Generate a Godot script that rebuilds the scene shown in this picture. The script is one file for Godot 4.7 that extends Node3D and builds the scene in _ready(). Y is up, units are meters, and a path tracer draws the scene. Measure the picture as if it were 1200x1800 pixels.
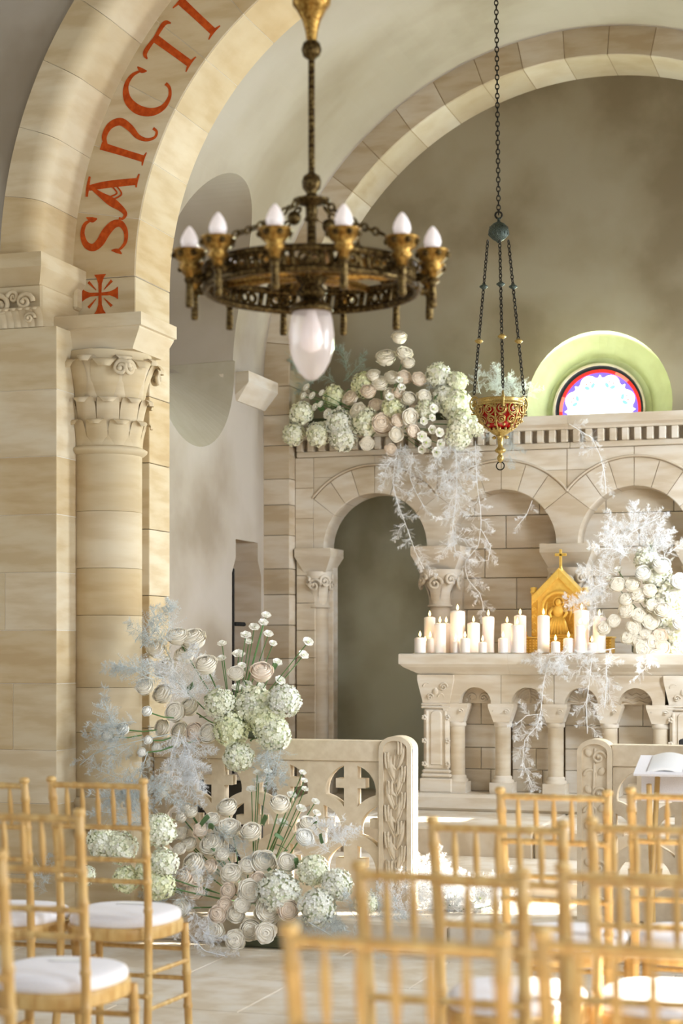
extends Node3D
# A chapel chancel dressed for a wedding. World axes: x right along the altar wall, y up, z towards the viewer; the eye stands at x = 0, z = 0.
const FOCAL := 3100.0
const EYE := 1.30
const HORIZON := 1147.0
const TURN := 0.31206
const AXIS := -1.92
const SPRING := 3.05
var rng := RandomNumberGenerator.new()
var M := {}
var stones := []
var pier_stones := []
var taken := {}
var cache := {}

func _ready():
	rng.seed = 4711
	make_view()
	make_materials()
	build_floor()
	build_nave()
	build_chancel_arch()
	build_chancel()
	build_end_wall()
	build_rib()
	build_reredos()
	build_altar()
	build_rails()
	build_column()
	build_door()
	build_chairs()
	build_chandelier()
	build_sanctuary_lamp()
	build_altar_things()
	build_flowers()
	build_small_things()

func make_view():
	var cam = Camera3D.new()
	cam.name = "camera"
	add_child(cam)
	var lens = CameraAttributesPhysical.new()
	lens.frustum_focal_length = 62.0
	lens.frustum_near = 0.05
	lens.frustum_far = 200.0
	lens.frustum_focus_distance = 8.7
	lens.exposure_aperture = 2.8
	cam.attributes = lens
	cam.projection = Camera3D.PROJECTION_FRUSTUM
	cam.near = 0.05
	cam.far = 200.0
	cam.size = 1800.0 / FOCAL * 0.05
	cam.frustum_offset = Vector2(0.0, (HORIZON - 900.0) / FOCAL * 0.05)
	cam.position = Vector3(0, EYE, 0)
	cam.rotation.y = TURN
	cam.current = true
	# daylight: an even bright sky, and a warm sun from the right beyond the chancel's side windows
	var sky_look = ProceduralSkyMaterial.new()
	sky_look.sky_top_color = Color(0.62, 0.74, 0.92)
	sky_look.sky_horizon_color = Color(0.90, 0.93, 0.95)
	sky_look.ground_bottom_color = Color(0.40, 0.45, 0.30)
	sky_look.ground_horizon_color = Color(0.55, 0.60, 0.45)
	var sky = Sky.new()
	sky.sky_material = sky_look
	var env = Environment.new()
	env.background_mode = Environment.BG_SKY
	env.sky = sky
	env.background_energy_multiplier = 2.2
	env.tonemap_mode = Environment.TONE_MAPPER_LINEAR
	env.tonemap_exposure = 1.5
	env.sdfgi_enabled = true
	env.ssao_enabled = true
	env.ssil_enabled = true
	var we = WorldEnvironment.new()
	we.name = "daylight"
	we.environment = env
	add_child(we)
	var sun = DirectionalLight3D.new()
	sun.name = "sun"
	sun.light_color = Color(1.0, 0.97, 0.91)
	sun.light_energy = 5.0
	sun.light_angular_distance = 0.6
	sun.shadow_enabled = true
	add_child(sun)
	sun.look_at_from_position(Vector3.ZERO, SUN_DIR, Vector3.UP)
	# daylight entering through each window, as a soft light the size of its opening
	area_light("chancel_window_daylight", Vector3(0.22, 2.9, -10.72), Vector3(-1, -0.45, 0.1), Vector2(0.55, 0.9), 4.5, Color(0.93, 0.965, 1.0))
	area_light("chancel_window_daylight", Vector3(0.22, 2.1, -8.75), Vector3(-1, -0.35, -0.1), Vector2(0.65, 1.2), 7.0, Color(0.93, 0.965, 1.0))
	for e in [[-5.6, 10.5], [-2.6, 6.0], [0.6, 5.0]]:
		area_light("nave_window_daylight", Vector3(2.3, 2.4, e[0]), Vector3(-1, -0.3, 0), Vector2(1.3, 1.6), e[1], Color(0.93, 0.965, 1.0))
	for z in [-4.4, -0.8]:
		area_light("nave_window_daylight", Vector3(-6.1, 2.9, z), Vector3(1, -0.15, 0), Vector2(1.3, 2.2), 2.0, Color(0.95, 0.98, 1.0))
	area_light("west_window_daylight", Vector3(-1.9, 3.4, 5.9), Vector3(0, -0.5, -1), Vector2(2.5, 2.7), 3.2, Color(0.93, 0.965, 1.0))
	area_light("rose_window_daylight", Vector3(-1.93, 3.02, -11.29), Vector3(0, 0.2, 1), Vector2(0.5, 0.4), 3.0, Color(0.93, 1.0, 0.87))

const SUN_DIR := Vector3(-0.80, -0.60, 0.28)

func area_light(called, at, dir, size, energy, tint):
	var l = AreaLight3D.new()
	l.name = numbered(called)
	l.area_size = size
	l.light_energy = energy
	l.light_color = tint
	l.area_range = 30.0
	l.area_attenuation = 2.0
	l.shadow_enabled = true
	add_child(l)
	l.look_at_from_position(at, at + dir, Vector3.UP)

# ---------------------------------------------------------------- places
# the point of the plane z = -d that the given place of the 1200 x 1800 frame looks at
func at(x: float, y: float, d: float) -> Vector3:
	var u = (x - 600.0) / FOCAL
	var t = d / (cos(TURN) + u * sin(TURN))
	return Vector3(t * (-sin(TURN) + u * cos(TURN)), EYE + (HORIZON - y) / FOCAL * t, -d)

func span(px: float, d: float) -> float:
	return px * d / cos(TURN) / FOCAL

# ---------------------------------------------------------------- nodes
func numbered(called: String) -> String:
	if not taken.has(called):
		taken[called] = 0
		return called
	taken[called] += 1
	return "%s_%03d" % [called, taken[called]]

func thing(called, label, category, where = Vector3.ZERO, group = "", kind = "") -> Node3D:
	var o = Node3D.new()
	o.name = numbered(called)
	add_child(o)
	o.position = where
	o.set_meta("label", label)
	if kind != "":
		o.set_meta("kind", kind)
	if category != "":
		o.set_meta("category", category)
	if group != "":
		o.set_meta("group", group)
	return o

func put(called, mesh, material, parent, xf = Transform3D.IDENTITY) -> MeshInstance3D:
	var o = MeshInstance3D.new()
	o.name = called
	o.mesh = mesh
	o.material_override = material
	o.transform = xf
	parent.add_child(o, true)
	return o

func xf(where: Vector3, turn := 0.0) -> Transform3D:
	return Transform3D(Basis(Vector3.UP, turn), where)

func aim(where: Vector3, dir: Vector3, roll := 0.0, s := 1.0) -> Transform3D:
	# local +y along dir
	var y = dir.normalized()
	var x = y.cross(Vector3(0.13, 0.2, 1.0)).normalized()
	var z = x.cross(y).normalized()
	var b = Basis(x, y, z).rotated(y, roll)
	return Transform3D(b.scaled_local(Vector3(s, s, s)), where)

# ---------------------------------------------------------------- shapes
func start(flat := false) -> SurfaceTool:
	var st = SurfaceTool.new()
	st.begin(Mesh.PRIMITIVE_TRIANGLES)
	st.set_smooth_group(-1 if flat else 0)
	return st

func done(st: SurfaceTool) -> ArrayMesh:
	st.generate_normals()
	return st.commit()

func tri(st: SurfaceTool, a: Vector3, b: Vector3, c: Vector3):
	st.add_vertex(a)
	st.add_vertex(b)
	st.add_vertex(c)

func quad(st: SurfaceTool, a: Vector3, b: Vector3, c: Vector3, d: Vector3):
	tri(st, a, b, c)
	tri(st, a, c, d)

func add_box(st: SurfaceTool, c: Vector3, s: Vector3, bev := 0.004, b := Basis.IDENTITY):
	# a box with chamfered edges: six faces, twelve chamfers, eight corners
	var h = s * 0.5
	bev = minf(bev, minf(h.x, minf(h.y, h.z)) * 0.9)
	var face = {}
	for ax in 3:
		for sg in [-1.0, 1.0]:
			var u = (ax + 1) % 3
			var v = (ax + 2) % 3
			var p = []
			for k in [[-1.0, -1.0], [1.0, -1.0], [1.0, 1.0], [-1.0, 1.0]]:
				var q = Vector3.ZERO
				q[ax] = h[ax] * sg
				q[u] = (h[u] - bev) * k[0]
				q[v] = (h[v] - bev) * k[1]
				p.append(c + b * q)
			if sg > 0:
				quad(st, p[0], p[3], p[2], p[1])
			else:
				quad(st, p[0], p[1], p[2], p[3])
			face[[ax, sg]] = p
	if bev <= 0.0:
		return
	for ax in 3:
		var u = (ax + 1) % 3
		var v = (ax + 2) % 3
		for su in [-1.0, 1.0]:
			for sv in [-1.0, 1.0]:
				var e = []
				for sa in [-1.0, 1.0]:
					var q1 = Vector3.ZERO
					q1[ax] = (h[ax] - bev) * sa
					q1[u] = h[u] * su
					q1[v] = (h[v] - bev) * sv
					var q2 = q1
					q2[u] = (h[u] - bev) * su
					q2[v] = h[v] * sv
					e.append([c + b * q1, c + b * q2])
				if su * sv > 0:
					quad(st, e[0][0], e[1][0], e[1][1], e[0][1])
				else:
					quad(st, e[0][1], e[1][1], e[1][0], e[0][0])
	for sx in [-1.0, 1.0]:
		for sy in [-1.0, 1.0]:
			for sz in [-1.0, 1.0]:
				var m = Vector3(sx, sy, sz)
				var i = (h - Vector3(bev, bev, bev)) * m
				var p1 = Vector3(h.x * sx, i.y, i.z)
				var p2 = Vector3(i.x, h.y * sy, i.z)
				var p3 = Vector3(i.x, i.y, h.z * sz)
				if sx * sy * sz > 0:
					tri(st, c + b * p1, c + b * p3, c + b * p2)
				else:
					tri(st, c + b * p1, c + b * p2, c + b * p3)

func box_mesh(s: Vector3, bev := 0.004) -> ArrayMesh:
	var k = "box %.3f %.3f %.3f %.4f" % [s.x, s.y, s.z, bev]
	if not cache.has(k):
		var st = start(true)
		add_box(st, Vector3.ZERO, s, bev)
		cache[k] = done(st)
	return cache[k]

func lathe(st: SurfaceTool, profile: Array, seg := 24, t := Transform3D.IDENTITY, a0 := 0.0, a1 := TAU):
	for i in profile.size() - 1:
		var p: Vector2 = profile[i]
		var q: Vector2 = profile[i + 1]
		for k in seg:
			var a = a0 + (a1 - a0) * k / seg
			var b = a0 + (a1 - a0) * (k + 1) / seg
			var A = t * Vector3(p.x * cos(a), p.y, p.x * sin(a))
			var B = t * Vector3(p.x * cos(b), p.y, p.x * sin(b))
			var C = t * Vector3(q.x * cos(b), q.y, q.x * sin(b))
			var D = t * Vector3(q.x * cos(a), q.y, q.x * sin(a))
			if p.x > 1e-6:
				tri(st, A, B, C)
			if q.x > 1e-6:
				tri(st, A, C, D)

func lathe_mesh(profile: Array, seg := 24, flat := false) -> ArrayMesh:
	var st = start(flat)
	lathe(st, profile, seg)
	return done(st)

func tube(st: SurfaceTool, pts: Array, radii, seg := 6):
	# a round bar along pts; radii: one number or one for each point
	var n = pts.size()
	var rings = []
	var side = Vector3.ZERO
	for i in n:
		var dir: Vector3 = (pts[mini(i + 1, n - 1)] - pts[maxi(i - 1, 0)]).normalized()
		if side == Vector3.ZERO:
			side = dir.cross(Vector3(0.31, 0.17, 0.9) if absf(dir.z) < 0.9 else Vector3.UP).normalized()
		side = (side - dir * side.dot(dir)).normalized()
		var up = dir.cross(side)
		var r: float = radii[i] if radii is Array else radii
		var ring = []
		for k in seg:
			var a = TAU * k / seg
			ring.append(pts[i] + (side * cos(a) + up * sin(a)) * r)
		rings.append(ring)
	for i in n - 1:
		for k in seg:
			var m = (k + 1) % seg
			quad(st, rings[i][k], rings[i + 1][k], rings[i + 1][m], rings[i][m])
	for k in range(1, seg - 1):
		tri(st, rings[0][0], rings[0][k], rings[0][k + 1])
		tri(st, rings[n - 1][0], rings[n - 1][k + 1], rings[n - 1][k])

func extrude(st: SurfaceTool, poly: PackedVector2Array, z0: float, z1: float, bev := 0.0, t := Transform3D.IDENTITY):
	# poly in x, y; front face at z1 with an optional chamfer
	if Geometry2D.is_polygon_clockwise(poly):
		poly = poly.duplicate()
		poly.reverse()
	var front = poly
	if bev > 0.0:
		var inset = Geometry2D.offset_polygon(poly, -bev)
		if inset.size() == 1 and inset[0].size() == poly.size():
			# match the first vertex
			var best = 0
			for i in poly.size():
				if inset[0][i].distance_to(poly[0]) < inset[0][best].distance_to(poly[0]):
					best = i
			front = PackedVector2Array()
			for i in poly.size():
				front.append(inset[0][(best + i) % poly.size()])
		else:
			bev = 0.0
	var n = poly.size()
	for i in n:
		var j = (i + 1) % n
		var a = poly[i]
		var b = poly[j]
		quad(st, t * Vector3(a.x, a.y, z0), t * Vector3(a.x, a.y, z1 - bev), t * Vector3(b.x, b.y, z1 - bev), t * Vector3(b.x, b.y, z0))
		if bev > 0.0:
			var c = front[j]
			var d = front[i]
			quad(st, t * Vector3(a.x, a.y, z1 - bev), t * Vector3(d.x, d.y, z1), t * Vector3(c.x, c.y, z1), t * Vector3(b.x, b.y, z1 - bev))
	var ix = Geometry2D.triangulate_polygon(front)
	for k in range(0, ix.size(), 3):
		tri(st, t * Vector3(front[ix[k]].x, front[ix[k]].y, z1), t * Vector3(front[ix[k + 2]].x, front[ix[k + 2]].y, z1), t * Vector3(front[ix[k + 1]].x, front[ix[k + 1]].y, z1))
	ix = Geometry2D.triangulate_polygon(poly)
	for k in range(0, ix.size(), 3):
		tri(st, t * Vector3(poly[ix[k]].x, poly[ix[k]].y, z0), t * Vector3(poly[ix[k + 1]].x, poly[ix[k + 1]].y, z0), t * Vector3(poly[ix[k + 2]].x, poly[ix[k + 2]].y, z0))

func extruded(poly: PackedVector2Array, z0: float, z1: float, bev := 0.0) -> ArrayMesh:
	var st = start(true)
	extrude(st, poly, z0, z1, bev)
	return done(st)

func arc_block(st: SurfaceTool, profile: Array, cx: float, cy: float, a0: float, a1: float, n := 3):
	# a stone of an arch: profile points (radius, z), turned about the axis (cx, cy) from a0 to a1
	var m = profile.size()
	for i in n:
		var a = lerpf(a0, a1, float(i) / n)
		var b = lerpf(a0, a1, float(i + 1) / n)
		for k in m:
			var p: Vector2 = profile[k]
			var q: Vector2 = profile[(k + 1) % m]
			quad(st, Vector3(cx + p.x * cos(a), cy + p.x * sin(a), p.y), Vector3(cx + q.x * cos(a), cy + q.x * sin(a), q.y),
				Vector3(cx + q.x * cos(b), cy + q.x * sin(b), q.y), Vector3(cx + p.x * cos(b), cy + p.x * sin(b), p.y))
	var flat = PackedVector2Array(profile)
	var ix = Geometry2D.triangulate_polygon(flat)
	for a in [a0, a1]:
		for k in range(0, ix.size(), 3):
			var v = []
			for j in 3:
				var p: Vector2 = flat[ix[k + j]]
				v.append(Vector3(cx + p.x * cos(a), cy + p.x * sin(a), p.y))
			if a == a0:
				tri(st, v[0], v[1], v[2])
			else:
				tri(st, v[0], v[2], v[1])

func ring_poly(cx: float, cy: float, r: float, n := 32, a0 := 0.0, a1 := TAU) -> PackedVector2Array:
	var p = PackedVector2Array()
	var full = absf(a1 - a0 - TAU) < 1e-4
	for i in (n if full else n + 1):
		var a = a0 + (a1 - a0) * i / n
		p.append(Vector2(cx + r * cos(a), cy + r * sin(a)))
	return p

func rect_poly(x0, y0, x1, y1) -> PackedVector2Array:
	return PackedVector2Array([Vector2(x0, y0), Vector2(x1, y0), Vector2(x1, y1), Vector2(x0, y1)])

func loft(st: SurfaceTool, a: Array, b: Array):
	# closed solid between two outlines of equal count
	var n = a.size()
	var ca = Vector3.ZERO
	var cb = Vector3.ZERO
	for i in n:
		ca += a[i] / n
		cb += b[i] / n
	for i in n:
		var j = (i + 1) % n
		quad(st, a[i], a[j], b[j], b[i])
		tri(st, ca, a[j], a[i])
		tri(st, cb, b[i], b[j])

func sphere(st: SurfaceTool, c: Vector3, r: Vector3, seg := 10, rows := 6, b := Basis.IDENTITY):
	for i in rows:
		var p0 = PI * i / rows - PI / 2
		var p1 = PI * (i + 1) / rows - PI / 2
		for k in seg:
			var a = TAU * k / seg
			var d = TAU * (k + 1) / seg
			var A = c + b * (r * Vector3(cos(p0) * cos(a), sin(p0), cos(p0) * sin(a)))
			var B = c + b * (r * Vector3(cos(p0) * cos(d), sin(p0), cos(p0) * sin(d)))
			var C = c + b * (r * Vector3(cos(p1) * cos(d), sin(p1), cos(p1) * sin(d)))
			var D = c + b * (r * Vector3(cos(p1) * cos(a), sin(p1), cos(p1) * sin(a)))
			if i > 0:
				tri(st, A, B, C)
			if i < rows - 1:
				tri(st, A, C, D)

func torus(st: SurfaceTool, t: Transform3D, R: float, r: float, seg := 16, sub := 6, sx := 1.0):
	# lies in the local x-y plane; sx stretches it along y
	for i in seg:
		for k in sub:
			var v = []
			for w in [[i, k], [i + 1, k], [i + 1, k + 1], [i, k + 1]]:
				var a: float = TAU * w[0] / seg
				var b: float = TAU * w[1] / sub
				var q = R + r * cos(b)
				v.append(t * Vector3(q * cos(a), q * sin(a) * sx + (0.0), r * sin(b)))
			quad(st, v[0], v[1], v[2], v[3])

# ---------------------------------------------------------------- materials
func noise_tex(freq: float, a: Color, b: Color, seed_: int, size := 512, octaves := 4, mid = null) -> NoiseTexture2D:
	var n = FastNoiseLite.new()
	n.noise_type = FastNoiseLite.TYPE_SIMPLEX_SMOOTH
	n.frequency = freq
	n.fractal_octaves = octaves
	n.seed = seed_
	var g = Gradient.new()
	g.set_color(0, a)
	g.set_color(1, b)
	g.set_offset(0, 0.25)
	g.set_offset(1, 0.75)
	if mid != null:
		g.add_point(0.5, mid)
	var t = NoiseTexture2D.new()
	t.width = size
	t.height = size
	t.seamless = true
	t.noise = n
	t.color_ramp = g
	return t

func plain(called, c: Color, rough := 0.8, metal := 0.0) -> StandardMaterial3D:
	var m = StandardMaterial3D.new()
	m.resource_name = called
	m.albedo_color = c
	m.roughness = rough
	m.metallic = metal
	M[called] = m
	return m

func c8(r, g, b) -> Color:
	return Color(r / 255.0, g / 255.0, b / 255.0)

func textured(called, c: Color, tex, scale: Vector3, rough := 0.85, height = null, h_amt := 0.2) -> StandardMaterial3D:
	var m = plain(called, c, rough)
	m.albedo_texture = tex
	m.uv1_triplanar = true
	m.uv1_world_triplanar = true
	m.uv1_scale = scale
	m.metallic_specular = 0.3
	if height != null and h_amt > 0.055:
		m.heightmap_enabled = true
		m.heightmap_texture = height
		m.heightmap_scale = h_amt
	return m

func make_materials():
	var grain = noise_tex(0.02, c8(244, 241, 236), c8(255, 255, 255), 1, 512, 5)
	var cloudy = noise_tex(0.004, c8(216, 208, 194), c8(255, 254, 252), 2, 512, 6, c8(242, 238, 230))
	var fine = noise_tex(0.08, Color(0.3, 0.3, 0.3), Color(0.8, 0.8, 0.8), 3, 512, 4)
	var bedding = noise_tex(0.008, c8(238, 229, 214), c8(255, 254, 251), 7, 512, 6, c8(249, 244, 235))
	for t in [["stone_cream", c8(213, 205, 193)], ["stone_honey", c8(210, 200, 184)], ["stone_pale", c8(219, 212, 202)], ["stone_sand", c8(206, 196, 182)]]:
		var m = textured(t[0], t[1], bedding, Vector3(0.5, 2.2, 0.5), 0.9, fine, 0.05)
		stones.append(m)
	for t in [["pier_stone_cream", c8(206, 190, 160)], ["pier_stone_honey", c8(202, 182, 147)], ["pier_stone_pale", c8(214, 200, 174)]]:
		pier_stones.append(textured(t[0], t[1], bedding, Vector3(0.5, 2.2, 0.5), 0.9))
	textured("stone_brown", c8(190, 177, 158), bedding, Vector3(0.5, 2.2, 0.5), 0.9, fine, 0.05)
	textured("stone_smooth", c8(226, 210, 184), grain, Vector3(1.4, 1.4, 1.4), 0.8, fine, 0.02)
	textured("mortar", c8(220, 211, 194), grain, Vector3(1, 1, 1), 0.95)
	textured("joint", c8(168, 148, 122), grain, Vector3(1, 1, 1), 0.95)
	textured("plaster", c8(182, 174, 164), cloudy, Vector3(0.3, 0.3, 0.3), 0.95, fine, 0.05)
	textured("plaster_olive", c8(150, 141, 123), cloudy, Vector3(0.4, 0.4, 0.4), 0.95, fine, 0.05)
	textured("plaster_greenlit", c8(186, 194, 154), grain, Vector3(0.6, 0.6, 0.6), 0.95)  # green daylight spilling onto the window splay, put into the plaster colour
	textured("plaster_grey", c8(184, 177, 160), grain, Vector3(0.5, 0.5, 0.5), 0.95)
	textured("plaster_dark", c8(206, 209, 192), cloudy, Vector3(0.4, 0.4, 0.4), 0.95)
	textured("floor_stone", c8(218, 209, 196), bedding, Vector3(0.9, 0.9, 0.9), 0.75, fine, 0.04)
	textured("paint_red", c8(196, 86, 30), noise_tex(0.05, c8(225, 205, 195), c8(255, 255, 255), 9, 256), Vector3(2, 2, 2), 0.9)
	plain("wood_dark", c8(104, 70, 40), 0.7)
	plain("iron", c8(38, 36, 34), 0.55, 0.6)
	plain("paper", c8(246, 243, 238), 0.9)

# ---------------------------------------------------------------- setting
func stone() -> StandardMaterial3D:
	return stones[rng.randi() % stones.size()]

func slab(parent, called, c: Vector3, s: Vector3, bev := 0.005, material = null):
	return put(called, box_mesh(s, bev), material if material != null else stone(), parent, xf(c))

func csg_box(parent, c: Vector3, s: Vector3, m, cut := false) -> CSGBox3D:
	var b = CSGBox3D.new()
	b.name = "opening" if cut else "body"
	b.size = s
	b.position = c
	b.material = m
	if cut:
		b.operation = CSGShape3D.OPERATION_SUBTRACTION
	parent.add_child(b, true)
	return b

func csg_solid(parent, mesh: Mesh, m, cut := true):
	var b = CSGMesh3D.new()
	b.name = "opening" if cut else "body"
	b.mesh = mesh
	b.material = m
	if cut:
		b.operation = CSGShape3D.OPERATION_SUBTRACTION
	parent.add_child(b, true)

func setting(called, label) -> Node3D:
	return thing(called, label, "", Vector3.ZERO, "", "structure")

func build_floor():
	var f = setting("floor", "pale sandstone slab floor of the nave")
	slab(f, "bed", Vector3(-1.9, -0.19, -3.0), Vector3(9.2, 0.3, 19.0), 0.0, M.joint)
	var row = 0
	var z = -1.6
	while z > -7.9:
		var h = 0.62
		var x = -5.6 + (0.47 if row % 2 else 0.0)
		while x < 2.0:
			var m = M.floor_stone
			slab(f, "floor_slab", Vector3(x + 0.47, -0.02, z - h / 2), Vector3(0.936, 0.045, h - 0.004), 0.003, m)
			x += 0.94
		z -= h
		row += 1
	slab(f, "paving", Vector3(-1.9, -0.02, 2.2), Vector3(9.0, 0.045, 7.6), 0.003, M.floor_stone)
	var p = setting("floor_chancel", "stone steps rising to the altar behind the communion rail")
	var y0 = 0.13
	for k in 4:
		slab(p, "step_stone", Vector3(-3.45 + 0.78 * (k + 0.5), y0 / 2, -7.86), Vector3(0.776, y0, 1.06), 0.012, M.floor_stone)
	slab(p, "step_bed", Vector3(-1.9, 0.06, -8.9), Vector3(4.4, 0.13, 1.1), 0.0, M.floor_stone)
	for k in 5:
		slab(p, "step_stone", Vector3(-4.04 + 0.86 * (k + 0.5), 0.105, -8.75), Vector3(0.856, 0.21, 0.9), 0.012, M.floor_stone)
	for k in 4:
		slab(p, "step_stone", Vector3(-4.04 + 1.07 * (k + 0.5), 0.18, -10.7), Vector3(1.066, 0.36, 3.0), 0.012, M.floor_stone)

func arched_cut(z: float, w: float, y0: float, y1: float, x: float, depth: float, m, parent):
	# a round-headed opening through a wall that stands across x
	var st = start(true)
	var pts = PackedVector2Array([Vector2(-w / 2, y0), Vector2(w / 2, y0)])
	for i in 13:
		var a = PI * i / 12
		pts.append(Vector2(w / 2 * cos(a), y1 + w / 2 * sin(a)))
	extrude(st, pts, -depth / 2, depth / 2, 0.0, Transform3D(Basis(Vector3.UP, PI / 2), Vector3(x, 0, z)))
	csg_solid(parent, done(st), m)

func pane(called, c: Vector3, s: Vector3, parent):
	put(called, box_mesh(s, 0.0), M.glass, parent, xf(c))

func build_nave():
	var glass = plain("glass", Color(0.95, 0.98, 0.97, 0.06), 0.02)
	glass.transparency = BaseMaterial3D.TRANSPARENCY_ALPHA
	var right = CSGCombiner3D.new()
	right.name = "wall_right"
	right.set_meta("kind", "structure")
	right.set_meta("label", "plastered side wall of the nave with arched windows")
	add_child(right)
	csg_box(right, Vector3(2.45, 3.0, -0.6), Vector3(0.5, 6.2, 13.2), M.plaster)
	for z in [-5.6, -2.6, 0.6]:
		arched_cut(z, 1.4, 1.4, 2.5, 2.45, 0.8, M.plaster, right)
	var left = CSGCombiner3D.new()
	left.name = "wall_left"
	left.set_meta("kind", "structure")
	left.set_meta("label", "plastered far side wall of the nave with arched windows")
	add_child(left)
	csg_box(left, Vector3(-6.25, 3.0, -0.6), Vector3(0.5, 6.2, 13.2), M.plaster)
	for z in [-4.4, -0.8]:
		arched_cut(z, 1.3, 1.5, 3.3, -6.25, 0.8, M.plaster, left)
	var west = CSGCombiner3D.new()
	west.name = "wall_west"
	west.set_meta("kind", "structure")
	west.set_meta("label", "plastered entrance wall of the nave")
	add_child(west)
	csg_box(west, Vector3(-1.9, 3.0, 6.15), Vector3(9.2, 6.2, 0.4), M.plaster)
	csg_box(west, Vector3(-1.9, 3.4, 6.1), Vector3(2.5, 2.7, 0.8), M.plaster, true)
	var top = put("ceiling", box_mesh(Vector3(9.4, 0.4, 13.6), 0.0), M.plaster, self, xf(Vector3(-1.9, 6.2, -0.5)))
	top.set_meta("kind", "structure")
	top.set_meta("label", "plastered ceiling of the nave")

# the chancel arch: an outer order with a rounded edge and an inner order that carries the lettering
const R_IN := 1.505
const R_MID := 1.825
const R_OUT := 2.0

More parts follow.
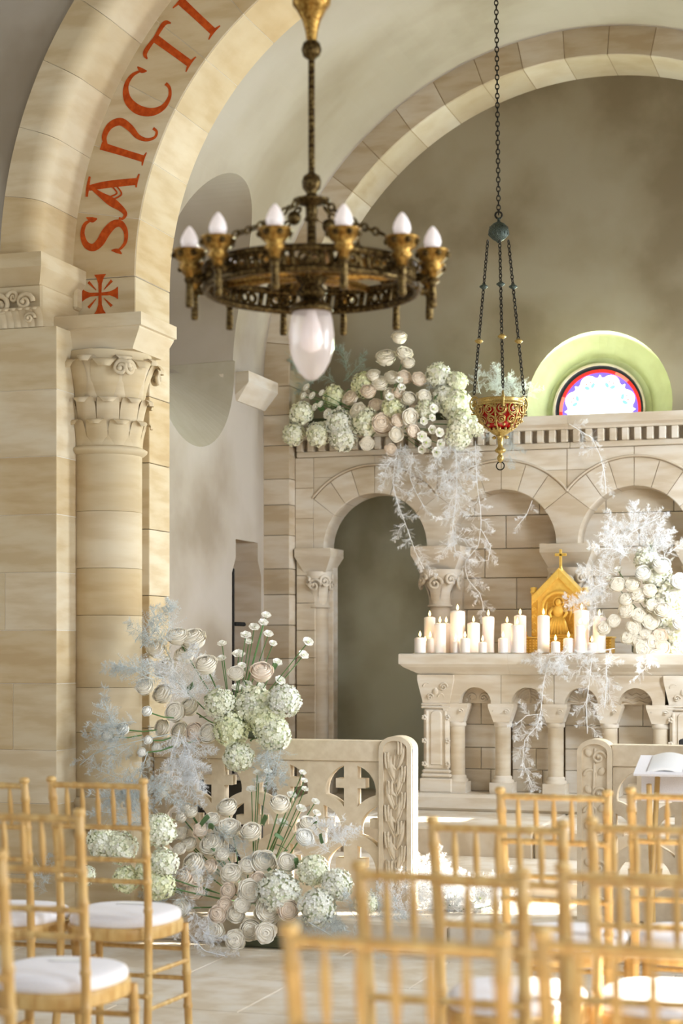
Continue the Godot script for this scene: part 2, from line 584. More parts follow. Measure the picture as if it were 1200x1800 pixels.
func build_chancel_arch():
	var w = setting("wall_chancel_arch", "round stone chancel arch of two orders on stone piers")
	# plastered wall around the arch
	for s in [-1.0, 1.0]:
		var p = PackedVector2Array()
		for i in 25:
			var a = PI / 2 + s * -PI / 2 * (1.0 - i / 24.0)
			p.append(Vector2(AXIS + s * R_OUT * absf(cos(a)), SPRING + R_OUT * sin(a)))
		p.append(Vector2(AXIS, 6.1))
		p.append(Vector2(AXIS + s * 4.3, 6.1))
		p.append(Vector2(AXIS + s * 4.3, 0.0))
		p.append(Vector2(AXIS + s * R_OUT, 0.0))
		put("wall_plaster", extruded(p, -7.9, -7.15), M.plaster, w)
	# outer order
	var prof = [Vector2(R_OUT, -7.55), Vector2(R_OUT, -7.12), Vector2(R_MID + 0.085, -7.12)]
	for i in 17:
		var a = PI / 2 * i / 16
		prof.append(Vector2(R_MID + 0.075 - 0.075 * sin(a), -7.195 + 0.075 * cos(a)))
	prof.append(Vector2(R_MID, -7.55))
	var n = 20
	for i in n:
		var st = start(true)
		arc_block(st, prof, AXIS, SPRING, PI * i / n + 0.0005, PI * (i + 1) / n - 0.0005, 5)
		put("voussoir", done(st), pier_stones[rng.randi() % 3], w)
	var bed = start(true)
	arc_block(bed, [Vector2(R_OUT - 0.003, -7.5), Vector2(R_OUT - 0.003, -7.124), Vector2(R_MID + 0.085, -7.124), Vector2(R_MID + 0.03, -7.15), Vector2(R_MID + 0.004, -7.2), Vector2(R_MID + 0.004, -7.5)], AXIS, SPRING, 0.0, PI, 60)
	put("mortar_bed", done(bed), M.mortar, w)
	bed = start(true)
	arc_block(bed, [Vector2(R_MID, -7.502), Vector2(R_IN + 0.003, -7.502), Vector2(R_IN + 0.003, -7.898), Vector2(R_MID, -7.898)], AXIS, SPRING, 0.0, PI, 60)
	put("mortar_bed", done(bed), M.mortar, w)
	# inner order
	var inner = [Vector2(R_MID + 0.02, -7.5), Vector2(R_IN + 0.006, -7.5), Vector2(R_IN, -7.506), Vector2(R_IN, -7.9), Vector2(R_MID + 0.02, -7.9)]
	n = 18
	for i in n:
		var st = start(true)
		arc_block(st, inner, AXIS, SPRING, PI * i / n + 0.001, PI * (i + 1) / n - 0.001, 5)
		put("voussoir", done(st), pier_stones[rng.randi() % 3], w)
	for s in [-1.0, 1.0]:
		# stilts of the inner order, and the core behind the column
		slab(w, "springer", Vector3(AXIS + s * (R_IN + 0.17), 2.94, -7.7), Vector3(0.34, 0.216, 0.4), 0.004, pier_stones[0])
		# outer pier below the carved impost
		var px = AXIS + s * 2.13
		var ys = [0.0, 0.30, 0.62, 0.86, 1.16, 1.40, 1.66, 1.92, 2.18, 2.48, 2.763]
		for k in ys.size() - 1:
			var h: float = ys[k + 1] - ys[k]
			var split: float = [0.0, 0.36, 0.0, 0.22, 0.0, 0.26, 0.30, 0.0, 0.33, 0.0][k]
			var x0 = 1.715
			var x1 = 2.62
			var cuts = [x0, x1] if split == 0.0 else [x0, x0 + split, x1]
			for c in cuts.size() - 1:
				var cw: float = cuts[c + 1] - cuts[c]
				slab(w, "pier_stone", Vector3(AXIS + s * (cuts[c] + cw / 2), ys[k] + h / 2, -7.34), Vector3(cw - 0.002, h - 0.002, 0.44), 0.002, pier_stones[(k + c) % 3])
		slab(w, "pier_core", Vector3(AXIS + s * 2.182, 1.38, -7.373), Vector3(0.93, 2.75, 0.5), 0.0, M.mortar)
		# recess wall behind the column and the reveal beside the rail
		for k in 9:
			slab(w, "jamb_stone", Vector3(AXIS + s * (1.505 + 0.1), 0.157 + 0.314 * k, -7.78), Vector3(0.2, 0.311, 0.24), 0.003, pier_stones[k % 3])
		slab(w, "jamb_core", Vector3(AXIS + s * 1.76, 1.415, -7.78), Vector3(0.34, 2.82, 0.24), 0.0, M.pier_stone_cream)
		# impost of the outer order: a stepped block over a carved capital
		var st = start(true)
		var tp = PackedVector2Array([Vector2(-7.045, 3.05), Vector2(-7.045, 2.985), Vector2(-7.13, 2.885), Vector2(-7.56, 2.885), Vector2(-7.56, 3.05)])
		var hw = 0.128
		# front, tapering both ways
		var lo = [Vector3(-hw + 0.02, 2.955, -7.13), Vector3(hw - 0.02, 2.955, -7.13), Vector3(hw - 0.02, 2.955, -7.5), Vector3(-hw + 0.02, 2.955, -7.5)]
		var mid = [Vector3(-hw - 0.03, 3.02, -7.05), Vector3(hw + 0.03, 3.02, -7.05), Vector3(hw + 0.03, 3.02, -7.5), Vector3(-hw - 0.03, 3.02, -7.5)]
		var hi = []
		for v in mid:
			hi.append(v + Vector3(0, 0.065, 0))
		loft(st, lo, mid)
		loft(st, mid, hi)
		put("impost", done(st), M.pier_stone_cream, w, xf(Vector3(AXIS + s * (R_MID + 0.09), 0, 0)))
		# carved leaf scrolls under the impost
		for q in [[-0.075, 2.865, 0.052, 0.015], [0.052, 2.875, 0.040, 0.012], [-0.01, 2.90, 0.028, 0.010], [0.075, 2.80, 0.026, 0.009]]:
			var sc = start()
			scroll(sc, Transform3D(Basis(Vector3.UP, PI if q[0] < 0 else 0.0), Vector3.ZERO), q[2], q[3], 1.5)
			put("carved_scroll", done(sc), M.pier_stone_pale, w, xf(Vector3(AXIS + s * (R_MID + 0.09) + q[0], q[1], -7.10)))
		for q in 7:
			put("carved_leaf", leaf_mesh(0.05, 0.085, 0.03, 0.010), M.pier_stone_pale, w, xf(Vector3(AXIS + s * (R_MID + 0.09) - 0.105 + 0.035 * q, 2.765, -7.125)))
		slab(w, "capital_core", Vector3(AXIS + s * (R_MID + 0.09), 2.86, -7.33), Vector3(0.24, 0.2, 0.4), 0.01, M.pier_stone_cream)
		slab(w, "impost_string", Vector3(AXIS + s * (R_MID - 0.02), 2.975, -7.47), Vector3(0.06, 0.15, 0.07), 0.012, M.pier_stone_cream)
	lettering(w)

func scroll(st: SurfaceTool, t: Transform3D, r: float, thick: float, turns := 1.5):
	var pts = []
	var rad = []
	var n = 22
	for i in n + 1:
		var f = float(i) / n
		var a = f * turns * TAU
		var q = r * (1.0 - 0.82 * f)
		pts.append(t * Vector3(q * cos(a), q * sin(a), 0.012 * f))
		rad.append(thick * (1.0 - 0.45 * f))
	tube(st, pts, rad, 6)
	sphere(st, pts[n], Vector3(thick, thick, thick) * 1.0, 7, 5)

# red painted capitals that follow the arch, each a flat coat of paint on the inner order
func stroke(pts: Array) -> PackedVector2Array:
	# pts: [x, y, width]; smoothed by a Catmull-Rom curve
	var l = PackedVector2Array()
	var r = PackedVector2Array()
	var n = pts.size()
	var fine = []
	for i in n - 1:
		var p0: Array = pts[maxi(i - 1, 0)]
		var p1: Array = pts[i]
		var p2: Array = pts[i + 1]
		var p3: Array = pts[mini(i + 2, n - 1)]
		for k in 6:
			var t = k / 6.0
			var q = []
			for c in 3:
				q.append(cubic_interpolate(p1[c], p2[c], p0[c], p3[c], t))
			fine.append(q)
	fine.append(pts[n - 1])
	for i in fine.size():
		var a: Array = fine[maxi(i - 1, 0)]
		var b: Array = fine[mini(i + 1, fine.size() - 1)]
		var d = Vector2(b[0] - a[0], b[1] - a[1]).normalized()
		var o = Vector2(-d.y, d.x) * fine[i][2] * 0.5
		l.append(Vector2(fine[i][0], fine[i][1]) + o)
		r.append(Vector2(fine[i][0], fine[i][1]) - o)
	r.reverse()
	l.append_array(r)
	return l

func lettering(w):
	var glyphs = {
		"S": [[[0.66, 0.70, 0.02], [0.63, 0.80, 0.10], [0.66, 0.93, 0.02]], [[0.63, 0.80, 0.03], [0.54, 0.94, 0.07], [0.36, 0.97, 0.09], [0.18, 0.88, 0.12], [0.12, 0.72, 0.14], [0.22, 0.58, 0.17], [0.42, 0.47, 0.18], [0.58, 0.33, 0.16], [0.60, 0.18, 0.13], [0.46, 0.06, 0.09], [0.26, 0.04, 0.07], [0.12, 0.12, 0.05], [0.05, 0.24, 0.02]], [[0.0, 0.10, 0.02], [0.06, 0.20, 0.09], [0.07, 0.32, 0.02]]],
		"A": [[[0.40, 0.99, 0.10], [0.50, 0.70, 0.13], [0.62, 0.30, 0.14], [0.70, 0.03, 0.14]], [[0.58, 0.01, 0.03], [0.70, 0.03, 0.05], [0.86, 0.02, 0.03]], [[0.42, 0.96, 0.05], [0.32, 0.72, 0.10], [0.22, 0.46, 0.17], [0.12, 0.24, 0.12], [0.02, 0.12, 0.08], [-0.08, 0.16, 0.05], [-0.08, 0.24, 0.05]], [[0.24, 1.0, 0.05], [0.42, 1.02, 0.06], [0.60, 1.03, 0.04]], [[0.30, 0.52, 0.025], [0.40, 0.38, 0.03], [0.52, 0.54, 0.025]], [[0.26, 0.44, 0.025], [0.40, 0.28, 0.03], [0.56, 0.46, 0.025]]],
		"N": [[[0.14, 0.98, 0.14], [0.14, 0.5, 0.13], [0.14, 0.02, 0.14]], [[0.0, 0.01, 0.02], [0.14, 0.03, 0.05], [0.28, 0.01, 0.02]], [[0.14, 0.84, 0.06], [0.30, 0.97, 0.10], [0.52, 0.94, 0.13], [0.66, 0.76, 0.14], [0.62, 0.52, 0.13], [0.52, 0.30, 0.10], [0.52, 0.10, 0.07], [0.62, -0.04, 0.05], [0.74, -0.04, 0.05], [0.78, 0.06, 0.06]]],
		"C": [[[0.78, 0.72, 0.02], [0.74, 0.82, 0.09], [0.76, 0.94, 0.02]], [[0.74, 0.82, 0.03], [0.58, 0.95, 0.07], [0.36, 0.96, 0.10], [0.16, 0.80, 0.15], [0.08, 0.52, 0.18], [0.14, 0.24, 0.16], [0.32, 0.06, 0.11], [0.56, 0.03, 0.07], [0.72, 0.12, 0.06], [0.76, 0.24, 0.07]]],
		"T": [[[0.40, 0.94, 0.15], [0.40, 0.5, 0.14], [0.40, 0.02, 0.15]], [[0.22, 0.0, 0.02], [0.40, 0.03, 0.06], [0.58, 0.0, 0.02]], [[0.02, 0.84, 0.02], [0.10, 0.95, 0.09], [0.40, 0.94, 0.07], [0.70, 0.95, 0.09], [0.78, 0.84, 0.02]]],
		"I": [[[0.20, 0.98, 0.15], [0.20, 0.5, 0.14], [0.20, 0.02, 0.15]], [[0.02, 0.0, 0.02], [0.20, 0.03, 0.06], [0.38, 0.0, 0.02]], [[0.02, 1.0, 0.02], [0.20, 0.97, 0.06], [0.38, 1.0, 0.02]]],
	}
	var h = 0.242
	for e in [["S", 178, 416, 0.33], ["A", 192, 337, 0.40], ["N", 215, 244, 0.38], ["C", 242, 156, 0.42], ["T", 279, 72, 0.40], ["I", 324, 8, 0.20]]:
		var p = at(e[1], e[2], 7.5)
		var a = atan2(p.y - SPRING, p.x - AXIS)
		var st = start(true)
		var lift = 0.0
		for s in glyphs[e[0]]:
			var poly = stroke(s)
			var bent = PackedVector2Array()
			for v in poly:
				var rr = R_IN + 0.048 + v.y * h
				var aa: float = a - (v.x - e[3]) * h * 1.0 / (R_IN + 0.16)
				bent.append(Vector2(AXIS + rr * cos(aa), SPRING + rr * sin(aa)))
			strip(st, bent, lift)
			lift += 0.0004
		put("painted_letter", done(st), M.paint_red, w)
	# the cross with rays below the first letter
	var c = at(176, 517, 7.5)
	var st = start(true)
	for k in 4:
		var a = PI / 2 * k
		var d = Vector2(cos(a), sin(a))
		var o = Vector2(-d.y, d.x)
		var arm = PackedVector2Array()
		for q in [[0.0, 0.007], [0.05, 0.009], [0.075, 0.018], [0.092, 0.030]]:
			arm.append(Vector2(c.x, c.y) + d * q[0] + o * q[1])
		for q in [[0.092, -0.030], [0.075, -0.018], [0.05, -0.009], [0.0, -0.007]]:
			arm.append(Vector2(c.x, c.y) + d * q[0] + o * q[1])
		strip(st, arm, 0.0003 * k)
		var d2 = Vector2(cos(a + PI / 4), sin(a + PI / 4))
		var o2 = Vector2(-d2.y, d2.x)
		var cc = Vector2(c.x, c.y)
		strip(st, PackedVector2Array([cc + d2 * 0.028 + o2 * 0.0015, cc + d2 * 0.085 + o2 * 0.007, cc + d2 * 0.085 - o2 * 0.007, cc + d2 * 0.028 - o2 * 0.0015]))
	put("painted_cross", done(st), M.paint_red, w)

func strip(st: SurfaceTool, p: PackedVector2Array, lift := 0.0):
	# an outline whose first and second halves run along the two sides
	var n = p.size()
	for i in n / 2 - 1:
		var q = [p[i], p[i + 1], p[n - 2 - i], p[n - 1 - i]]
		var f = []
		var k = []
		for v in q:
			f.append(Vector3(v.x, v.y, -7.4985 + lift))
			k.append(Vector3(v.x, v.y, -7.501))
		quad(st, f[0], f[1], f[2], f[3])
		quad(st, k[0], f[0], f[1], k[1])
		quad(st, k[2], f[2], f[3], k[3])

# ---------------------------------------------------------------- chancel
func build_chancel():
	var shell = CSGCombiner3D.new()
	shell.name = "wall_chancel"
	shell.set_meta("kind", "structure")
	shell.set_meta("label", "plastered chancel walls and barrel vault")
	add_child(shell)
	var p = PackedVector2Array([Vector2(AXIS - 2.135, 0.0)])
	for i in 65:
		var a = PI - PI * i / 64
		p.append(Vector2(AXIS + 2.135 * cos(a), SPRING + 2.135 * sin(a)))
	p.append(Vector2(AXIS + 2.135, 0.0))
	p.append(Vector2(AXIS + 2.7, 0.0))
	p.append(Vector2(AXIS + 2.7, 6.1))
	p.append(Vector2(AXIS - 2.7, 6.1))
	p.append(Vector2(AXIS - 2.7, 0.0))
	csg_solid(shell, extruded(p, -12.4, -7.88), M.plaster, false)
	# splayed recess of the side window: grey sloping sill below the springing, round head above
	var xw = AXIS - 2.135
	var zc = -9.74
	for part in 2:
		var outer = []
		var inner = []
		var n = 40
		for i in n + 1:
			var a = PI * i / n
			var ca = cos(a)
			var sa = sin(a)
			if part == 0:
				outer.append(Vector3(xw + 0.45, SPRING + 0.45 + 0.62 * sa, zc + 0.62 * ca))
				inner.append(Vector3(xw - 0.50, SPRING + 0.45 + 0.60 * sa, zc + 0.58 * ca))
			else:
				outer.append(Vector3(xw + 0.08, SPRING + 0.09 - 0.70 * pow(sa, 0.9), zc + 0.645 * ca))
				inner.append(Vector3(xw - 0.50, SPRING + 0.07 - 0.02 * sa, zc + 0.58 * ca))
		if part == 0:
			outer.append(Vector3(xw + 0.45, SPRING + 0.02, zc - 0.62))
			inner.append(Vector3(xw - 0.50, SPRING + 0.02, zc - 0.58))
			outer.append(Vector3(xw + 0.45, SPRING + 0.02, zc + 0.62))
			inner.append(Vector3(xw - 0.50, SPRING + 0.02, zc + 0.58))
			outer.reverse()
			inner.reverse()
		var st = start(true)
		loft(st, outer, inner)
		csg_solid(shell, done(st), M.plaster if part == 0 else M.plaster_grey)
	# shouldered door opening
	var d = start(true)
	var dp = PackedVector2Array([Vector2(-10.33, 0.21), Vector2(-10.33, 1.80), Vector2(-10.395, 1.90), Vector2(-10.395, 2.016), Vector2(-10.79, 2.016), Vector2(-10.79, 1.90), Vector2(-10.855, 1.80), Vector2(-10.855, 0.21)])
	var turned = PackedVector2Array()
	for v in dp:
		turned.append(Vector2(-v.x, v.y))
	extrude(d, turned, -0.45, 0.05, 0.0, Transform3D(Basis(Vector3.UP, PI / 2), Vector3(xw, 0, 0)))
	csg_solid(shell, done(d), M.stone_sand)
	# windows of the other side wall, out of view
	arched_cut(-10.78, 0.70, 2.30, 3.05, AXIS + 2.42, 0.8, M.plaster, shell)
	arched_cut(-8.75, 0.70, 1.40, 2.70, AXIS + 2.42, 0.8, M.plaster, shell)
	# string course at the springing
	var t = setting("trim_1", "stone impost band at the foot of the vault")
	var st2 = start(true)
	var lo = [Vector3(xw - 0.05, 2.89, -10.40), Vector3(xw + 0.01, 2.89, -10.40), Vector3(xw + 0.01, 2.89, -10.97), Vector3(xw - 0.05, 2.89, -10.97)]
	var mi = [Vector3(xw - 0.05, 3.0, -10.40), Vector3(xw + 0.10, 3.0, -10.36), Vector3(xw + 0.10, 3.0, -10.97), Vector3(xw - 0.05, 3.0, -10.97)]
	var hi = []
	for v in mi:
		hi.append(v + Vector3(0, 0.07, 0))
	loft(st2, lo, mi)
	loft(st2, mi, hi)
	put("impost_block", done(st2), M.stone_pale, t)
	slab(t, "impost_block", Vector3(xw - 0.2, 3.0, -10.375), Vector3(0.26, 0.12, 0.03), 0.004, M.stone_pale)

func build_end_wall():
	var wall = CSGCombiner3D.new()
	wall.name = "wall_back"
	wall.set_meta("kind", "structure")
	wall.set_meta("label", "olive plaster end wall above the altar screen")
	add_child(wall)
	csg_box(wall, Vector3(AXIS, 4.05, -11.55), Vector3(4.4, 2.9, 0.48), M.plaster_olive)
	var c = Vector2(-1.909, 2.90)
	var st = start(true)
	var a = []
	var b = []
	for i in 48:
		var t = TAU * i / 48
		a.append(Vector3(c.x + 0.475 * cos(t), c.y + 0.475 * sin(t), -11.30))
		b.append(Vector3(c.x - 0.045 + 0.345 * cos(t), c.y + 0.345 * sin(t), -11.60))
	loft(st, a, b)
	csg_solid(wall, done(st), M.plaster_greenlit)
	st = start(true)
	extrude(st, ring_poly(c.x - 0.045, c.y, 0.30, 48), -12.0, -11.4)
	csg_solid(wall, done(st), M.plaster_olive)
	var low = setting("wall_ambulatory", "dark plaster wall of the passage behind the altar screen")
	slab(low, "wall_plaster", Vector3(AXIS, 1.35, -11.78), Vector3(4.3, 2.7, 0.3), 0.0, M.plaster_dark)
	slab(low, "ceiling_slab", Vector3(AXIS, 2.65, -11.75), Vector3(4.3, 0.1, 0.9), 0.0, M.plaster_dark)
	build_window(c - Vector2(0.045, 0.0))

func glow(called, c: Color, e: float):
	var m = plain(called, c, 0.3)
	m.emission_enabled = true
	m.emission = c
	m.emission_energy_multiplier = e
	return m

func build_window(c: Vector2):
	glow("glass_white", Color(1, 1, 1), 3.2)
	glow("glass_red", c8(214, 40, 30), 0.95)
	glow("glass_rose", c8(240, 110, 90), 1.0)
	glow("glass_violet", c8(100, 84, 200), 1.0)
	glow("glass_teal", c8(120, 214, 190), 1.1)
	plain("lead", c8(30, 36, 40), 0.6)
	var w = setting("window_1", "round stained glass window with red rim over the altar screen")
	var z = -11.62
	var st = start(true)
	for i in 48:
		arc_block(st, [Vector2(0.272, z - 0.02), Vector2(0.302, z - 0.02), Vector2(0.302, z + 0.03), Vector2(0.292, z + 0.035), Vector2(0.285, z + 0.01), Vector2(0.272, z + 0.01)], c.x, c.y, TAU * i / 48, TAU * (i + 1) / 48, 1)
	put("lead_rim", done(st), M.lead, w)
	st = start(true)
	for i in 48:
		arc_block(st, [Vector2(0.292, z + 0.0), Vector2(0.306, z + 0.0), Vector2(0.306, z + 0.05), Vector2(0.292, z + 0.05)], c.x, c.y, TAU * i / 48, TAU * (i + 1) / 48, 1)
	put("window_frame", done(st), M.stone_pale, w)
	for i in 16:
		st = start(true)
		arc_block(st, [Vector2(0.251, z - 0.004), Vector2(0.271, z - 0.004), Vector2(0.271, z + 0.002), Vector2(0.251, z + 0.002)], c.x, c.y, TAU * i / 16 + 0.006, TAU * (i + 1) / 16 - 0.006, 4)
		put("pane", done(st), M.glass_rose if i % 5 == 2 else M.glass_red, w)
		st = start(true)
		arc_block(st, [Vector2(0.205, z - 0.008), Vector2(0.250, z - 0.008), Vector2(0.250, z - 0.003), Vector2(0.205, z - 0.003)], c.x, c.y, TAU * i / 16 + 0.004, TAU * (i + 1) / 16 - 0.004, 4)
		put("pane", done(st), M.glass_violet, w)
	for i in 8:
		var a = TAU * (i + 0.5) / 8
		# white scalloped lobe with two leaves in it, and a star between lobes
		st = start(true)
		var p = Vector2(c.x + 0.186 * cos(a), c.y + 0.186 * sin(a))
		extrude(st, ring_poly(p.x, p.y, 0.058, 20), z - 0.002, z + 0.003)
		put("pane", done(st), M.glass_white, w)
		var b = TAU * i / 8
		var star = PackedVector2Array()
		for k in 12:
			var r = 0.040 if k % 2 == 0 else 0.022
			star.append(Vector2(c.x + 0.195 * cos(b) + r * cos(TAU * k / 12 + b), c.y + 0.195 * sin(b) + r * sin(TAU * k / 12 + b)))
		put("pane", extruded(star, z - 0.002, z + 0.002), M.glass_white, w)
		for s in [-1.0, 1.0]:
			var q = a + s * 0.12
			var o = Vector2(c.x + 0.172 * cos(q), c.y + 0.172 * sin(q))
			var leaf = PackedVector2Array()
			for k in 10:
				var t = TAU * k / 10
				var l = Vector2(0.021 * cos(t), 0.013 * sin(t)).rotated(a + s * 0.9)
				leaf.append(o + l)
			put("pane", extruded(leaf, z + 0.002, z + 0.005), M.glass_teal, w)
			put("pane", extruded(ring_poly(c.x + 0.197 * cos(a + s * 0.07), c.y + 0.197 * sin(a + s * 0.07), 0.006, 8), z + 0.002, z + 0.005), M.glass_red, w)
	put("pane", extruded(ring_poly(c.x, c.y, 0.168, 40), z - 0.006, z + 0.0035), M.glass_white, w)
	put("pane_backing", extruded(ring_poly(c.x, c.y, 0.30, 40), z - 0.04, z - 0.02), M.lead, w)

func build_rib():
	var w = setting("trim_2", "stone transverse arch before the end wall")
	var prof = [Vector2(2.18, -10.9), Vector2(1.962, -10.9), Vector2(1.956, -10.906), Vector2(1.956, -11.32), Vector2(2.18, -11.32)]
	var n = 23
	for i in n:
		var st = start(true)
		arc_block(st, prof, AXIS, SPRING, PI * i / n + 0.0015, PI * (i + 1) / n - 0.0015, 4)
		put("voussoir", done(st), M.stone_brown if i % 3 else M.stone_sand, w)
	var bed = start(true)
	arc_block(bed, [Vector2(2.16, -10.904), Vector2(1.959, -10.904), Vector2(1.959, -11.31), Vector2(2.16, -11.31)], AXIS, SPRING, 0.0, PI, 60)
	put("mortar_bed", done(bed), M.joint, w)
	for s in [-1.0, 1.0]:
		var y = 0.30
		var k = 0
		while y < SPRING - 0.001:
			var h: float = minf([0.20, 0.17, 0.22][k % 3], SPRING - y)
			if SPRING - y - h < 0.06:
				h = SPRING - y
			slab(w, "pilaster_stone", Vector3(AXIS + s * (1.956 + 0.1), y + h / 2, -11.11), Vector3(0.2, h - 0.003, 0.42), 0.003, M.stone_brown if k % 2 else M.stone_sand)
			y += h
			k += 1

# ---------------------------------------------------------------- carved stone pieces
func leaf_mesh(w: float, h: float, flare: float, curl: float) -> ArrayMesh:
	# an upright carved leaf: x across, y up, z outwards, its tip rolled over
	var st = start()
	var rows = 12
	var cols = 6
	var g = []
	for i in rows + 1:
		var v = float(i) / rows
		var y = 0.0
		var z = 0.0
		if v < 0.66:
			var t = v / 0.66
			y = h * t * 0.86
			z = flare * t * t
		else:
			var a = (v - 0.66) / 0.34 * PI * 1.15
			y = h * 0.86 + curl * sin(a)
			z = flare + curl * (1.0 - cos(a))
		var wid = w * 0.5 * (0.86 + 0.14 * sin(v * PI))
		if v > 0.7:
			wid *= sqrt(maxf(0.0, 1.0 - pow((v - 0.7) / 0.34, 2.0)))
		var row = []
		for k in cols + 1:
			var u = float(k) / cols * 2.0 - 1.0
			row.append(Vector3(u * wid, y, z - 0.10 * w * u * u + 0.035 * w * (1.0 - absf(u)) ))
		g.append(row)
	for i in rows:
		for k in cols:
			quad(st, g[i][k], g[i + 1][k], g[i + 1][k + 1], g[i][k + 1])
	return done(st)

func around(n: int, r: float, y: float, c: Vector3, off := 0.0) -> Array:
	var out = []
	for i in n:
		var a = TAU * (i + off) / n
		out.append(Transform3D(Basis(Vector3.UP, PI / 2 - a), c + Vector3(r * cos(a), y, r * sin(a))))
	return out

func build_column():
	for side in [-1.0, 1.0]:
		var c = Vector3(AXIS + side * 1.626, 0, -7.45)
		var t = thing("stone_column", ["tall round stone column with leafy capital beside the rail and flowers", "matching round stone column at the far side of the chancel arch"][0 if side < 0 else 1], "column", c)
		var r = 0.162
		put("pedestal", box_mesh(Vector3(0.40, 0.50, 0.30), 0.01), pier_stones[0], t, xf(Vector3(0, 0.25, 0.0)))
		put("base", lathe_mesh([Vector2(0.20, 0.50), Vector2(0.20, 0.53), Vector2(0.205, 0.545), Vector2(0.20, 0.565), Vector2(0.18, 0.575), Vector2(0.172, 0.595), Vector2(0.182, 0.61), Vector2(0.178, 0.63), Vector2(0.16, 0.64)], 40), pier_stones[2], t)
		var ys = [0.64, 0.935, 1.14, 1.47, 1.685, 1.945, 2.215]
		for i in ys.size() - 1:
			put("drum", lathe_mesh([Vector2(0.0, ys[i] + 0.0008), Vector2(r - 0.001, ys[i] + 0.0008), Vector2(r, ys[i] + 0.002), Vector2(r, ys[i + 1] - 0.002), Vector2(r - 0.001, ys[i + 1] - 0.0008), Vector2(0.0, ys[i + 1] - 0.0008)], 48), pier_stones[[0, 2, 0, 1, 2, 0][i]], t)
		put("necking", lathe_mesh([Vector2(r, 2.205), Vector2(r + 0.010, 2.210), Vector2(r + 0.024, 2.222), Vector2(r + 0.026, 2.232), Vector2(r + 0.012, 2.240), Vector2(r, 2.245)], 48), pier_stones[0], t)
		var cap = put("capital", lathe_mesh([Vector2(0.162, 2.242), Vector2(0.163, 2.36), Vector2(0.168, 2.46), Vector2(0.190, 2.56), Vector2(0.212, 2.64), Vector2(0.205, 2.675)], 40), pier_stones[0], t)
		for x in around(10, 0.162, 2.245, Vector3.ZERO, 0.25):
			put("leaf", leaf_mesh(0.098, 0.115, 0.018, 0.016), pier_stones[0], cap, x)
		for x in around(10, 0.164, 2.31, Vector3.ZERO, 0.75):
			put("leaf", leaf_mesh(0.103, 0.155, 0.022, 0.018), pier_stones[2], cap, x)
		for x in around(8, 0.166, 2.40, Vector3.ZERO, 0.5):
			put("leaf", leaf_mesh(0.130, 0.235, 0.045, 0.026), pier_stones[0], cap, x)
		for x in around(8, 0.172, 2.44, Vector3.ZERO, 0.0):
			put("leaf", leaf_mesh(0.095, 0.215, 0.040, 0.020), pier_stones[2], cap, x)
		for x in around(4, 0.232, 2.585, Vector3.ZERO, 0.5):
			for s in [-1.0, 1.0]:
				var st = start()
				scroll(st, Transform3D(Basis(Vector3.UP, 0.5 * s), Vector3(0.018 * s, 0.0, 0.01)), 0.036, 0.013, 1.6)
				put("volute", done(st), pier_stones[2], cap, x)
		for x in around(8, 0.188, 2.655, Vector3.ZERO, 0.0):
			put("dentil", box_mesh(Vector3(0.05, 0.045, 0.03), 0.004), pier_stones[2], cap, x)
		# abacus: bevelled slab
		var st = start(true)
		var lv = [[0.206, 0.165, 2.672], [0.212, 0.171, 2.684], [0.248, 0.192, 2.752], [0.252, 0.195, 2.760], [0.252, 0.195, 2.768], [0.264, 0.202, 2.772], [0.264, 0.202, 2.830]]
		for i in lv.size() - 1:
			var rings = []
			for q in [lv[i], lv[i + 1]]:
				rings.append([Vector3(-q[0], q[2], q[1]), Vector3(q[0], q[2], q[1]), Vector3(q[0], q[2], -q[1]), Vector3(-q[0], q[2], -q[1])])
			loft(st, rings[0], rings[1])
		put("abacus", done(st), pier_stones[2], t)

func capital_small(t, called, c: Vector3, wtop: float, h: float, rneck: float, m, rich := true):
	# a carved capital on a slender shaft: bell, leaves and corner scrolls; c is the foot of the bell
	var cap = put(called, lathe_mesh([Vector2(rneck, 0.0), Vector2(rneck * 1.15, -0.006), Vector2(rneck * 1.15, 0.008), Vector2(rneck, 0.012), Vector2(rneck * 1.02, h * 0.4), Vector2(wtop * 0.40, h * 0.8), Vector2(wtop * 0.46, h)], 20), m, t, xf(c))
	for x in around(6, rneck * 0.98, 0.014, Vector3.ZERO, 0.75):
		put("leaf", leaf_mesh(rneck * 0.95, h * 0.62, wtop * 0.10, h * 0.07), m, cap, x)
	for x in around(4, wtop * 0.40, h * 0.72, Vector3.ZERO, 0.5):
		var st = start()
		scroll(st, Transform3D.IDENTITY, h * 0.17, h * 0.055, 1.5)
		put("volute", done(st), m, cap, x)
	if rich:
		for x in around(4, wtop * 0.40, h * 0.60, Vector3.ZERO, 0.0):
			var st = start()
			scroll(st, Transform3D.IDENTITY, h * 0.20, h * 0.05, 1.4)
			put("volute", done(st), m, cap, x)
	return cap

func taper(lo: Vector2, hi: Vector2, y0: float, y1: float, y2: float) -> ArrayMesh:
	# a square block that spreads from lo (half sizes) at y0 to hi at y1 and stands straight to y2
	var st = start(true)
	var rings = []
	for q in [[lo, y0], [hi, y1], [hi, y2]]:
		rings.append([Vector3(-q[0].x, q[1], q[0].y), Vector3(q[0].x, q[1], q[0].y), Vector3(q[0].x, q[1], -q[0].y), Vector3(-q[0].x, q[1], -q[0].y)])
	loft(st, rings[0], rings[1])
	loft(st, rings[1], rings[2])
	return done(st)

